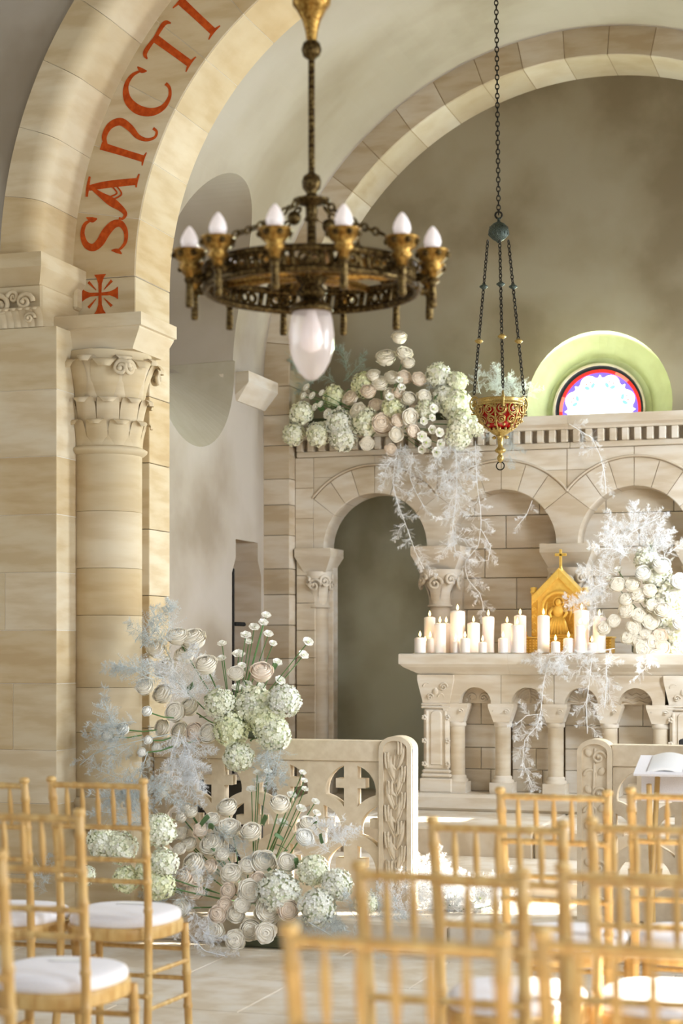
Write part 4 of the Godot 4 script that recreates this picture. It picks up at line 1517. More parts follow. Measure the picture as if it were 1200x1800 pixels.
func build_chairs():
	var wood_grain = noise_tex(0.03, c8(225, 205, 180), c8(255, 255, 255), 21, 256, 4)
	var w = textured("chair_wood", c8(222, 189, 124), wood_grain, Vector3(3, 0.8, 3), 0.42)
	w.metallic_specular = 0.5
	w.uv1_world_triplanar = false
	textured("cushion", c8(246, 242, 242), noise_tex(0.2, c8(244, 242, 242), c8(255, 255, 255), 22, 256), Vector3(4, 4, 4), 0.9)
	M.cushion.rim_enabled = true
	M.cushion.rim = 0.3
	var list = [
		# centre of the back in the frame, distance, label, group, turn
		[170, 5.39, "gold bamboo chair with white cushion in the front row nearest the floor flowers", "left block of chairs", 0.02],
		[-36, 5.42, "gold bamboo chair cut by the left edge in the left front row", "left block of chairs", 0.0],
		[38, 4.35, "gold bamboo chair in the second row of the left block, before the column", "left block of chairs", 0.03],
		[-122, 3.45, "gold bamboo chair of which only the cushion shows in the bottom left corner", "left block of chairs", 0.0],
		[972, 4.95, "gold bamboo chair in the right front row, before the aisle steps and vine-carved post", "right block of chairs", -0.02],
		[1204, 4.95, "gold bamboo chair in the right front row before the draped bookstand", "right block of chairs", 0.02],
		[873, 4.06, "sunlit gold bamboo chair on the aisle in the second right row", "right block of chairs", 0.0],
		[1156, 4.04, "gold bamboo chair in the second right row, right of the sunlit one", "right block of chairs", 0.02],
		[772, 3.18, "gold bamboo chair on the aisle in the third right row", "right block of chairs", -0.03],
		[1138, 3.16, "gold bamboo chair in the third right row, away from the aisle", "right block of chairs", 0.02],
		[692, 2.45, "blurred gold bamboo chair on the aisle in the nearest right row", "right block of chairs", 0.02],
		[1146, 2.40, "blurred gold bamboo chair in the nearest right row, away from the aisle", "right block of chairs", -0.02],
	]
	var proto = make_chair()
	for i in list.size():
		var e: Array = list[i]
		var o: Node3D = proto if i == list.size() - 1 else proto.duplicate()
		o.name = numbered("bamboo_chair")
		add_child(o)
		var u: float = (e[0] - 600.0) / FOCAL
		var p = at(e[0], 0, e[1] * (cos(TURN) + u * sin(TURN)))
		o.rotation.y = e[4]
		o.position = Vector3(p.x, 0, p.z) - Basis(Vector3.UP, e[4]) * Vector3(0, 0, 0.21)
		o.set_meta("label", e[2])
		o.set_meta("category", "chair")
		o.set_meta("group", e[3])
		if i in [0, 2]:
			var card = put("program_card", box_mesh(Vector3(0.10, 0.0012, 0.05), 0.0), M.paper, self, o.transform * xf(Vector3(0.01, 0.4995, -0.05), 0.15))
			card.name = numbered("program_card")
			card.set_meta("label", ["small white card on the cushion of the front-row chair by the flowers", "", "small white card on the cushion of the second-row chair by the column"][i])
			card.set_meta("category", "card")

# ---------------------------------------------------------------- chandelier
func chain(st: SurfaceTool, a: Vector3, b: Vector3, link: float, r: float, sag := 0.0):
	var n = int(maxf(2.0, (b - a).length() / (link * 1.45)))
	var dir = (b - a).normalized()
	for i in n:
		var f = (i + 0.5) / n
		var p = a.lerp(b, f) - Vector3(0, sag * sin(f * PI), 0)
		var x = dir.cross(Vector3(0.0, 0.12, 1.0)).normalized()
		var bs = Basis(x, dir, x.cross(dir)).rotated(dir, 0.35 if i % 2 else 0.35 + PI / 2)
		torus(st, Transform3D(bs, p), link * 0.56, r, 12, 5, 1.55)

func build_chandelier():
	var br = textured("brass_old", c8(124, 108, 72), noise_tex(0.05, c8(90, 70, 45), c8(255, 245, 225), 31, 256, 4), Vector3(6, 6, 6), 0.42)
	br.metallic = 0.75
	var bg = textured("brass_gold", c8(184, 152, 88), noise_tex(0.05, c8(150, 120, 80), c8(255, 250, 235), 32, 256, 4), Vector3(6, 6, 6), 0.38)
	bg.metallic = 0.75
	var bulb = plain("bulb_glass", c8(244, 232, 228), 0.15)
	bulb.emission_enabled = true
	bulb.emission = c8(255, 240, 232)
	bulb.emission_energy_multiplier = 0.15
	var c = Vector3(-1.615, 2.37, -4.73)
	var t = thing("chandelier", "round aged brass chandelier with candle bulbs and a frosted glass drop", "chandelier", c)
	var R = 0.30
	# two pierced bands
	for q in [[R, -0.045, 0.010, "lower_ring"]]:
		var st = start()
		for y in [q[1], q[2]]:
			var pts = []
			for i in 49:
				var a = TAU * i / 48
				pts.append(Vector3(q[0] * cos(a), y, q[0] * sin(a)))
			tube(st, pts, 0.011, 8)
		if q[3] == "lower_ring":
			for i in 72:
				var a = TAU * i / 72
				var rr: float = q[0]
				if i % 4 < 2:
					tube(st, [Vector3(rr * cos(a), q[1], rr * sin(a)), Vector3(rr * cos(a + 0.03), q[2], rr * sin(a + 0.03))], 0.008, 6)
				else:
					torus(st, Transform3D(Basis(Vector3.UP, PI / 2 - a), Vector3(rr * cos(a), (q[1] + q[2]) / 2, rr * sin(a))), 0.014, 0.006, 10, 5)
		put(q[3], done(st), br, t)
	for k in 8:
		var a = TAU * (k + 0.35) / 8
		var d = Vector3(cos(a), 0, sin(a))
		var st = start()
		var pts = []
		var rad = []
		for i in 9:
			var f = i / 8.0
			pts.append(d * lerpf(0.03, R, f) + Vector3(0, 0.01, 0))
			rad.append([0.020, 0.024, 0.026, 0.022, 0.016, 0.020, 0.013, 0.012, 0.012][i])
		tube(st, pts, rad, 10)
		put("spoke", done(st), bg, t)
	# sockets with candle bulbs all round the ring
	for k in 12:
		var a = deg_to_rad(15.0 + 30.0 * k)
		var d = Vector3(sin(TURN), 0, cos(TURN)) * sin(a) + Vector3(cos(TURN), 0, -sin(TURN)) * cos(a)
		var p = d * (R + 0.05) - Vector3(0, 0.012, 0)
		var sk = put("socket", lathe_mesh([Vector2(0.0, -0.02), Vector2(0.012, -0.02), Vector2(0.016, 0.0), Vector2(0.030, 0.012), Vector2(0.022, 0.022), Vector2(0.038, 0.036), Vector2(0.044, 0.056), Vector2(0.048, 0.060), Vector2(0.043, 0.062), Vector2(0.030, 0.056), Vector2(0.0, 0.054)], 20), bg, t, xf(p))
		put("stem", lathe_mesh([Vector2(0.0, -0.100), Vector2(0.010, -0.098), Vector2(0.012, -0.090), Vector2(0.010, -0.035), Vector2(0.016, -0.02)], 10), br, sk)
		var st = start()
		for q in 7:
			var b = TAU * q / 7
			sphere(st, Vector3(0.042 * cos(b), 0.046, 0.042 * sin(b)), Vector3(0.009, 0.009, 0.009), 7, 5)
		put("boss", done(st), br, sk)
		put("bulb", lathe_mesh([Vector2(0.010, 0.056), Vector2(0.020, 0.066), Vector2(0.025, 0.084), Vector2(0.022, 0.098), Vector2(0.014, 0.114), Vector2(0.005, 0.126), Vector2(0.0, 0.129)], 16), bulb, sk)
		st = start()
		tube(st, [d * R + Vector3(0, -0.02, 0), d * (R + 0.03) + Vector3(0, -0.03, 0), p + Vector3(0, -0.01, 0)], 0.012, 8)
		put("bracket", done(st), br, t)
	put("hub", lathe_mesh([Vector2(0.0, -0.07), Vector2(0.030, -0.07), Vector2(0.045, -0.05), Vector2(0.030, -0.03), Vector2(0.050, -0.005), Vector2(0.055, 0.02), Vector2(0.030, 0.045), Vector2(0.014, 0.06), Vector2(0.012, 0.18)], 20), br, t)
	put("shade_holder", lathe_mesh([Vector2(0.020, -0.07), Vector2(0.058, -0.088), Vector2(0.062, -0.102), Vector2(0.056, -0.108), Vector2(0.0, -0.10)], 24), br, t)
	var fg = plain("frosted_glass", Color(0.98, 0.94, 0.93, 0.26), 0.18)
	fg.transparency = BaseMaterial3D.TRANSPARENCY_ALPHA
	fg.backlight_enabled = true
	fg.backlight = c8(200, 190, 186)
	put("glass_drop", lathe_mesh([Vector2(0.052, -0.10), Vector2(0.060, -0.13), Vector2(0.064, -0.17), Vector2(0.062, -0.21), Vector2(0.052, -0.245), Vector2(0.036, -0.275), Vector2(0.016, -0.295), Vector2(0.0, -0.300)], 28), fg, t)
	put("inner_bulb", lathe_mesh([Vector2(0.012, -0.10), Vector2(0.018, -0.125), Vector2(0.030, -0.16), Vector2(0.033, -0.185), Vector2(0.026, -0.21), Vector2(0.0, -0.222)], 20), bulb, t)
	put("rod", lathe_mesh([Vector2(0.009, 0.05), Vector2(0.009, 0.19)], 10), br, t)
	put("crown", lathe_mesh([Vector2(0.012, 0.15), Vector2(0.022, 0.155), Vector2(0.016, 0.165), Vector2(0.018, 0.195), Vector2(0.050, 0.205), Vector2(0.054, 0.212), Vector2(0.020, 0.222), Vector2(0.014, 0.23), Vector2(0.026, 0.245), Vector2(0.028, 0.262), Vector2(0.024, 0.278), Vector2(0.014, 0.285), Vector2(0.0095, 0.29)], 20), br, t)
	put("rod", lathe_mesh([Vector2(0.0095, 0.28), Vector2(0.0095, 0.62)], 12), br, t)
	put("knob", lathe_mesh([Vector2(0.010, 0.61), Vector2(0.024, 0.62), Vector2(0.029, 0.638), Vector2(0.024, 0.656), Vector2(0.012, 0.664)], 18), br, t)
	put("canopy", lathe_mesh([Vector2(0.014, 0.66), Vector2(0.018, 0.69), Vector2(0.026, 0.72), Vector2(0.042, 0.75), Vector2(0.054, 0.765), Vector2(0.055, 0.785), Vector2(0.046, 0.79), Vector2(0.020, 0.79)], 24), bg, t)
	put("rod", lathe_mesh([Vector2(0.02, 0.78), Vector2(0.016, 0.82), Vector2(0.0095, 0.84), Vector2(0.0095, 3.64)], 12), br, t)
	for k in 4:
		var a = TAU * k / 4 + 0.5
		var st = start()
		chain(st, Vector3(0.05 * cos(a), 0.200, 0.05 * sin(a)), Vector3(R * 0.97 * cos(a), 0.065, R * 0.97 * sin(a)), 0.016, 0.0035, 0.012)
		sphere(st, Vector3(R * 0.22 * cos(a), 0.150, R * 0.22 * sin(a)), Vector3(0.020, 0.020, 0.020), 10, 8) if k % 2 else null
		put("chain", done(st), br, t)

# ---------------------------------------------------------------- hanging sanctuary lamp
func build_sanctuary_lamp():
	var dark = textured("bronze_dark", c8(70, 66, 58), noise_tex(0.05, c8(150, 150, 150), c8(255, 255, 255), 41, 256), Vector3(8, 8, 8), 0.5)
	dark.metallic = 0.6
	var verd = textured("bronze_green", c8(96, 104, 96), noise_tex(0.06, c8(140, 150, 150), c8(255, 255, 255), 42, 256), Vector3(10, 10, 10), 0.55)
	verd.metallic = 0.5
	var gold = textured("lamp_gold", c8(206, 184, 124), noise_tex(0.06, c8(190, 170, 130), c8(255, 255, 250), 43, 256), Vector3(10, 10, 10), 0.32)
	gold.metallic = 0.6
	var red = plain("red_glass", c8(176, 20, 16), 0.12)
	var c = at(879, 703, 8.52)
	var t = thing("sanctuary_lamp", "pierced gilt sanctuary lamp with red glass hanging on three chains", "hanging lamp", c)
	var s = 8.7 / FOCAL
	var st = start()
	chain(st, Vector3(-3 * s, 326 * s, 0), Vector3(-8 * s, 760 * s, 0), 5.6 * s, 1.0 * s)
	put("chain", done(st), dark, t)
	st = start()
	torus(st, Transform3D(Basis(Vector3.UP, 0.3), Vector3(-3 * s, 325 * s, 0)), 6 * s, 1.8 * s, 14, 6)
	put("hook", done(st), dark, t)
	st = start()
	lathe(st, [Vector2(2, 276), Vector2(5, 279.5), Vector2(9, 281.5), Vector2(13, 285), Vector2(16.3, 289), Vector2(17.8, 293), Vector2(18, 297), Vector2(17, 301), Vector2(14.5, 305.5), Vector2(10.5, 309.5), Vector2(6, 312), Vector2(3, 313.5), Vector2(2.5, 320)].map(func(v): return v * s), 24)
	for k in 14:
		var a = TAU * k / 14
		tube(st, [Vector3(9 * cos(a), 283, 9 * sin(a)) * s, Vector3(17.5 * cos(a + 0.2), 291, 17.5 * sin(a + 0.2)) * s, Vector3(15.5 * cos(a + 0.45), 304, 15.5 * sin(a + 0.45)) * s], 1.4 * s, 5)
	put("ball", done(st), verd, t, xf(Vector3(-3 * s, 0, 0)))
	# three chains with lens-shaped beads
	for k in 3:
		var a = -TURN + [PI / 2, PI * 7 / 6, PI * 11 / 6][k]
		var d = Vector3(cos(a), 0, sin(a))
		var top = d * 21 * s + Vector3(-3 * s, (283 if k else 276) * s, 0)
		var low = d * 51 * s + Vector3(0, 14 * s, 0)
		st = start()
		chain(st, top, low, 4.6 * s, 0.95 * s)
		put("chain", done(st), dark, t)
		for f in [0.30, 0.655]:
			put("bead", lathe_mesh([Vector2(0.0, -5), Vector2(2.5, -4.5), Vector2(7.5, -0.8), Vector2(7.5, 0.8), Vector2(2.5, 4.5), Vector2(0, 5)].map(func(v): return v * s), 16), verd if f < 0.5 else gold, t, xf(top.lerp(low, f)))
		# scroll handle with a leaf
		st = start()
		var b = Basis(Vector3.UP, -a)
		torus(st, Transform3D(b, d * 50 * s + Vector3(0, -4 * s, 0)), 9 * s, 1.5 * s, 16, 6, 1.35)
		for q in [[0.0, 3.0], [2.5, -3.0], [-2.5, -2.0]]:
			sphere(st, d * (50 + q[0]) * s + Vector3(0, (q[1] - 3) * s, 0), Vector3(3, 3.6, 3) * s, 7, 5)
		tube(st, [d * 56 * s + Vector3(0, -22 * s, 0), d * 46 * s + Vector3(0, -22 * s, 0), d * 38 * s + Vector3(0, -26 * s, 0)], 1.6 * s, 6)
		put("handle", done(st), gold, t)
	put("rim", lathe_mesh([Vector2(39, 0), Vector2(42, 0.5), Vector2(42.5, -1), Vector2(40.5, -3), Vector2(41, -8), Vector2(42, -9), Vector2(41.5, -11), Vector2(39, -12)].map(func(v): return v * s), 36), gold, t)
	put("glass", lathe_mesh([Vector2(0, -56), Vector2(12, -54), Vector2(24, -46), Vector2(32, -34), Vector2(37, -18), Vector2(38.5, -2)].map(func(v): return v * s), 32), red, t)
	# openwork bowl: ribs and scrolls laid on a hemisphere
	st = start()
	var prof = [Vector2(41, -11), Vector2(40, -22), Vector2(36.5, -34), Vector2(29, -46), Vector2(18, -54), Vector2(11, -58)]
	for k in 6:
		var a = TAU * k / 6 + PI / 2
		var pts = []
		for v in prof:
			pts.append(Vector3(v.x * cos(a), v.y, v.x * sin(a)) * s * 1.01)
		tube(st, pts, 1.7 * s, 6)
	for k in 12:
		var a = TAU * (k + 0.5) / 12 + PI / 2
		for q in [[-20.0, 40.0, 8.5], [-37.0, 34.5, 6.5]]:
			var n = Vector3(cos(a), 0.0 if q[0] > -30 else -0.55, sin(a)).normalized()
			var x = Vector3.UP.cross(n).normalized()
			var tf = Transform3D(Basis(x, n.cross(x), n), Vector3(q[1] * cos(a), q[0], q[1] * sin(a)) * s)
			scroll(st, tf * Transform3D(Basis(Vector3(0, 0, 1), k * 2.1), Vector3.ZERO), q[2] * s, 1.5 * s, 1.6)
			torus(st, tf, q[2] * 1.12 * s, 0.9 * s, 14, 5)
	for k in 12:
		var a = TAU * k / 12 + PI / 2
		for q in [[-15.0, 41.5], [-29.0, 38.5], [-46.0, 28.0], [-52.0, 20.0]]:
			sphere(st, Vector3(q[1] * cos(a + q[0]), q[0], q[1] * sin(a + q[0])) * s, Vector3(3, 3, 3) * s, 6, 4)
	put("openwork_bowl", done(st), gold, t)
	put("foot", lathe_mesh([Vector2(20, -54), Vector2(13, -60), Vector2(9, -62), Vector2(6, -66), Vector2(4.5, -76), Vector2(4, -82), Vector2(8, -86), Vector2(10, -89), Vector2(8, -92), Vector2(3.5, -94), Vector2(3.5, -97), Vector2(5.5, -100), Vector2(6, -104), Vector2(3, -109), Vector2(0.5, -111)].map(func(v): return v * s), 24), gold, t)
	st = start()
	for k in 4:
		var a = TAU * k / 4
		sphere(st, Vector3(11 * cos(a), -66, 11 * sin(a)) * s, Vector3(4, 3, 4) * s, 7, 5)
	put("foot_leaf", done(st), gold, t)
	st = start()
	torus(st, xf(Vector3(0, -116 * s, 0)), 7 * s, 1.1 * s, 20, 6)
	put("ring", done(st), dark, t)

# ---------------------------------------------------------------- things on the altar
func build_altar_things():
	var wax = plain("wax", c8(250, 240, 234), 0.55)
	wax.subsurf_scatter_enabled = true
	wax.subsurf_scatter_strength = 0.15
	var plate = plain("clear_glass", Color(0.96, 0.98, 0.97, 0.15), 0.03)
	plate.transparency = BaseMaterial3D.TRANSPARENCY_ALPHA
	var flame = plain("flame", c8(255, 226, 150), 0.6)
	flame.emission_enabled = true
	flame.emission = c8(255, 226, 150)
	flame.emission_energy_multiplier = 5.0
	plain("wick", c8(50, 40, 34), 0.9)
	var list = [
		[738, 1120, 20, 10.30, "short white pillar candle at the far left end of the altar"],
		[747, 1129, 13, 10.52, "small white candle half hidden behind the leftmost short candle"],
		[756, 1121, 14, 10.48, "small narrow candle in front of the leftmost tall candle"],
		[755, 1084, 20, 10.62, "tall white pillar candle nearest the left end of the altar"],
		[773, 1095, 21, 10.36, "medium white candle, second tall from the left, of a close pair"],
		[784, 1095, 18, 10.52, "medium white candle behind the second of a close pair"],
		[804, 1073, 26, 10.44, "tallest thick white candle on the left half of the altar"],
		[801, 1126, 13, 10.30, "tiny candle at the foot of the tallest left candle"],
		[817, 1121, 18, 10.29, "short white candle right of the tallest left candle"],
		[832, 1094, 22, 10.42, "medium white candle between the tallest and a tiny one"],
		[848, 1128, 15, 10.29, "tiny white pillar candle alone near the front edge, left of the gold base"],
		[858, 1083, 21, 10.52, "tall slim candle left of the gold base's end"],
		[884, 1121, 18, 10.29, "short candle before the left end of the gold base"],
		[891, 1095, 21, 10.50, "medium candle behind the short one at the gold base"],
		[909, 1098, 23, 10.30, "medium candle in front of a taller one, left of the gold shrine"],
		[914, 1081, 21, 10.50, "tall candle left of the gold shrine, behind a medium one"],
		[955, 1081, 21, 10.36, "tall candle before the left side of the gold shrine"],
		[976, 1127, 16, 10.29, "tiny candle before the middle of the gold shrine"],
		[999, 1121, 18, 10.30, "short candle before the right side of the gold shrine"],
		[1022, 1072, 26, 10.44, "tallest thick candle right of the gold shrine"],
		[1019, 1098, 17, 10.29, "medium candle in front of the tallest one right of the gold shrine"],
		[1053, 1083, 22, 10.40, "tall candle rightmost, beside the altar flowers"],
		[1040, 1129, 16, 10.30, "tiny candle between the two right-hand tall candles"],
	]
	var ytop = 0.36 + 0.933
	for e in list:
		var p = at(e[0], HORIZON, e[3])
		var r = span(e[2], e[3]) / 2 * 0.97
		var h: float = at(e[0], e[1], e[3]).y - ytop
		var t = thing("pillar_candle", e[4], "candle", Vector3(p.x, ytop, p.z), "lit pillar candles on the altar")
		put("wax_body", lathe_mesh([Vector2(0, 0.006), Vector2(r * 0.98, 0.006), Vector2(r, 0.010), Vector2(r, h - 0.012), Vector2(r * 0.96, h - 0.006), Vector2(r * 0.55, h - 0.001), Vector2(r * 0.25, h - 0.003), Vector2(0, h - 0.006)], 28), M.wax, t)
		put("plate", lathe_mesh([Vector2(0, 0.0), Vector2(r * 1.2, 0.0), Vector2(r * 1.38, 0.005), Vector2(r * 1.34, 0.006), Vector2(r * 1.15, 0.003), Vector2(0, 0.003)], 24), M.clear_glass, t)
		var st = start()
		tube(st, [Vector3(0, h - 0.006, 0), Vector3(0, h + 0.006, 0)], 0.0012, 5)
		put("wick", done(st), M.wick, t)
		put("flame", lathe_mesh([Vector2(0, 0.002), Vector2(0.005, 0.007), Vector2(0.0075, 0.014), Vector2(0.0065, 0.021), Vector2(0.003, 0.031), Vector2(0, 0.039)], 12), M.flame, t, xf(Vector3(0, h, 0)))
		var l = OmniLight3D.new()
		l.name = "flame_light"
		l.light_color = c8(255, 212, 156)
		l.light_energy = 0.003
		l.light_size = 0.006
		l.omni_range = 12.0
		l.omni_attenuation = 2.0
		l.shadow_enabled = true
		t.add_child(l, true)
		l.position = Vector3(0, h + 0.016, 0)
	build_shrine(ytop)

func build_shrine(ytop: float):
	var gold = textured("shrine_gold", c8(240, 204, 108), noise_tex(0.02, c8(246, 240, 226), c8(255, 255, 252), 51, 256), Vector3(5, 5, 5), 0.36)
	gold.metallic = 0.25
	var gold2 = textured("shrine_gold_deep", c8(206, 162, 72), noise_tex(0.02, c8(240, 230, 210), c8(255, 255, 252), 52, 256), Vector3(8, 8, 8), 0.40)
	gold2.metallic = 0.25
	var z = 10.64
	var c = at(985, HORIZON, z)
	# low pierced gold base
	var b = thing("gold_base", "long low gold box with punched pattern under the shrine", "stand", Vector3(c.x, ytop, -z))
	put("box", box_mesh(Vector3(0.60, 0.095, 0.15), 0.006), gold2, b, xf(Vector3(0.02, 0.0475, 0)))
	put("rim", box_mesh(Vector3(0.615, 0.010, 0.165), 0.004), gold, b, xf(Vector3(0.02, 0.098, 0)))
	var st = start()
	for i in 30:
		for j in 5:
			sphere(st, Vector3(-0.275 + 0.0203 * i, 0.014 + 0.0165 * j, 0.0755), Vector3(0.005, 0.005, 0.003), 6, 4)
	put("punched_pattern", done(st), M.shrine_gold, b)
	for s in [-1.0, 1.0]:
		put("knob", lathe_mesh([Vector2(0.016, 0), Vector2(0.018, 0.008), Vector2(0.008, 0.014), Vector2(0.012, 0.026), Vector2(0.006, 0.036), Vector2(0, 0.040)], 14), gold, b, xf(Vector3(-0.215 if s < 0 else 0.225, 0.103, 0.02)))
	# gabled shrine
	var t = thing("tabernacle", "small gold gabled shrine with relief figure and cross on top", "tabernacle", Vector3(c.x, ytop + 0.104, -z))
	var hw = 0.150
	var eave = 0.255
	var apex = 0.415
	put("body", extruded(PackedVector2Array([Vector2(-hw, 0), Vector2(hw, 0), Vector2(hw, eave), Vector2(0, apex - 0.02), Vector2(-hw, eave)]), -0.07, 0.06), gold, t)
	for s in [-1.0, 1.0]:
		var d = (Vector2(0, apex) - Vector2(s * (hw + 0.015), eave - 0.01)).normalized()
		var n = Vector2(-d.y, d.x) * -s
		var a = Vector2(s * (hw + 0.015), eave - 0.01)
		put("gable_board", extruded(PackedVector2Array([a, Vector2(0, apex), Vector2(0, apex - 0.058), a - Vector2(s * 0.0, 0.058)]), -0.075, 0.078, 0.004), gold, t)
		put("corner_post", box_mesh(Vector3(0.036, eave + 0.01, 0.05), 0.005), gold2, t, xf(Vector3(s * (hw - 0.002), (eave + 0.01) / 2, 0.05)))
		put("corner_finial", lathe_mesh([Vector2(0.018, 0), Vector2(0.022, 0.012), Vector2(0.016, 0.02), Vector2(0.022, 0.035), Vector2(0.0, 0.04)], 8), gold, t, xf(Vector3(s * (hw + 0.008), eave + 0.008, 0.04)))
		st = start()
		for k in 5:
			scroll(st, Transform3D(Basis.IDENTITY, Vector3(s * hw, 0.03 + 0.045 * k, 0.077)), 0.012, 0.003, 1.2)
		put("filigree", done(st), gold, t)
	# arched relief panel
	var pp = PackedVector2Array([Vector2(-0.093, 0.012), Vector2(0.093, 0.012)])
	for k in 19:
		var a = PI * k / 18
		pp.append(Vector2(0.093 * cos(a), 0.170 + 0.093 * sin(a)))
	put("panel", extruded(pp, 0.055, 0.0625, 0.0), gold2, t)
	st = start()
	var pts = [Vector3(-0.098, 0.005, 0.066)]
	for k in 19:
		var a = PI - PI * k / 18
		pts.append(Vector3(0.098 * cos(a), 0.170 + 0.098 * sin(a), 0.066))
	pts.append(Vector3(0.098, 0.005, 0.066))
	tube(st, pts, 0.011, 8)
	tube(st, [Vector3(-0.10, 0.008, 0.066), Vector3(0.10, 0.008, 0.066)], 0.010, 8)
	put("arch_moulding", done(st), gold, t)
	# seated robed figure in relief
	st = start()
	sphere(st, Vector3(0, 0.205, 0.076), Vector3(0.017, 0.022, 0.018), 12, 8)
	torus(st, xf(Vector3(0, 0.208, 0.066)), 0.031, 0.005, 18, 6)
	sphere(st, Vector3(0, 0.150, 0.068), Vector3(0.036, 0.042, 0.026), 12, 8)
	for k in [-1.0, 1.0]:
		tube(st, [Vector3(k * 0.034, 0.175, 0.07), Vector3(k * 0.052, 0.140, 0.085), Vector3(k * 0.038, 0.112, 0.095)], [0.012, 0.011, 0.008], 8)
		tube(st, [Vector3(k * 0.070, 0.21, 0.064), Vector3(k * 0.078, 0.15, 0.068), Vector3(k * 0.066, 0.09, 0.064)], [0.004, 0.011, 0.005], 6)
	for k in 7:
		var x = -0.045 + 0.015 * k
		tube(st, [Vector3(x * 0.6, 0.125, 0.076), Vector3(x, 0.070, 0.096), Vector3(x * 1.3, 0.016, 0.078)], [0.008, 0.013, 0.010], 6)
	put("relief_figure", done(st), gold, t)
	# cross on the ridge
	put("cross_foot", lathe_mesh([Vector2(0.016, apex - 0.03), Vector2(0.013, apex), Vector2(0.007, apex + 0.016)], 8), gold, t)
	st = start(true)
	add_box(st, Vector3(0, apex + 0.062, 0), Vector3(0.016, 0.110, 0.012), 0.002)
	add_box(st, Vector3(0, apex + 0.084, 0), Vector3(0.072, 0.017, 0.012), 0.002)
	put("cross", done(st), gold, t)

func build_small_things():
	plain("case_black", c8(30, 31, 34), 0.5)
	plain("chrome", c8(210, 212, 215), 0.2, 1.0)
	# equipment case behind the left rail, seen through its openings
	var c = at(412, 1470, 8.12)
	var t = thing("equipment_case", "black equipment case with chrome edge behind the pierced rail", "case", Vector3(c.x, 0.13, -8.12))
	put("body", box_mesh(Vector3(0.26, 0.55, 0.24), 0.012), M.case_black, t, xf(Vector3(-0.02, 0.275, 0)))
	put("chrome_edge", box_mesh(Vector3(0.27, 0.018, 0.25), 0.004), M.chrome, t, xf(Vector3(-0.02, 0.555, 0)))
	put("handle", box_mesh(Vector3(0.02, 0.10, 0.02), 0.005), M.chrome, t, xf(Vector3(0.118, 0.45, 0.10)))
	c = at(1199, 1300, 9.5)
	var k = thing("small_speaker", "small black box standing in front of the altar beyond the vine-carved rail", "speaker", Vector3(c.x + 0.02, 0.36, -9.6))
	put("cabinet", box_mesh(Vector3(0.09, 0.475, 0.12), 0.008), M.case_black, k, xf(Vector3(0, 0.2375, 0)))
	put("grille", box_mesh(Vector3(0.075, 0.38, 0.008), 0.003), M.iron, k, xf(Vector3(0, 0.25, 0.061)))
	# draped bookstand before the right rail
	var p = at(1188, 1400, 7.0)
	var s = thing("bookstand", "folding stand with white cloth and open book before the right rail", "stand", Vector3(p.x + 0.03, 0, -7.05))
	var st = start(true)
	var prof = PackedVector2Array([Vector2(0.10, 0.815), Vector2(0.104, 0.823), Vector2(-0.10, 0.886), Vector2(-0.118, 0.876), Vector2(-0.118, 0.70), Vector2(-0.113, 0.70), Vector2(-0.113, 0.872)])
	extrude(st, prof, -0.19, 0.19, 0.0, Transform3D(Basis(Vector3(0, 0, 1), Vector3.UP, Vector3(-1, 0, 0)), Vector3.ZERO))
	put("cloth", done(st), M.cushion, s)
	for q in [-1.0, 1.0]:
		var pg = start()
		var rows = []
		for i in 9:
			var f = i / 8.0
			var y = 0.014 * sin(f * PI) + 0.004
			var x = q * (0.004 + 0.135 * f)
			rows.append([Vector3(x, 0.882 + y, -0.088), Vector3(x, 0.832 + y, 0.076)])
		for i in 8:
			quad(pg, rows[i][0], rows[i + 1][0], rows[i + 1][1], rows[i][1])
			quad(pg, rows[i][1], rows[i + 1][1], rows[i + 1][1] - Vector3(0, 0.012, 0), rows[i][1] - Vector3(0, 0.012, 0))
		put("page", done(pg), M.paper, s)
		st = start()
		tube(st, [Vector3(q * 0.13, 0.0, 0.16), Vector3(q * 0.12, 0.80, -0.08)], 0.011, 8)
		put("leg", done(st), M.chair_wood, s)
		st = start()
		tube(st, [Vector3(q * 0.145, 0.0, -0.18), Vector3(q * 0.135, 0.78, 0.06)], 0.011, 8)
		put("leg", done(st), M.chair_wood, s)

# ---------------------------------------------------------------- flowers
func petal(st: SurfaceTool, a0: float, wid: float, R: float, y0: float, top: float, flare: float, wob: float, n := 5):
	# a petal that hugs an egg of radius R from below its waist up to the latitude top, its lip folded outwards
	var g = []
	for i in n + 1:
		var v = float(i) / n
		var row = []
		for k in n + 1:
			var u = float(k) / n * 2.0 - 1.0
			var vv = v * (1.0 - 0.12 * u * u) * (1.0 + 0.03 * sin(u * 4.0 + wob))
			var lat = lerpf(-0.9, top, vv)
			var lip = flare * pow(vv, 6.0)
			var r = R * cos(lat) * (1.0 - 0.06 * u * u) + lip
			var y = y0 + R * 0.82 * sin(lat) - lip * 0.25 + 0.015 * sin(u * 6.0 + wob) * vv
			var a = a0 + u * wid * 0.5 * (0.75 + 0.25 * sin(vv * PI))
			row.append(Vector3(r * cos(a), y, r * sin(a)))
		g.append(row)
	for i in n:
		for k in n:
			quad(st, g[i][k], g[i + 1][k], g[i + 1][k + 1], g[i][k + 1])

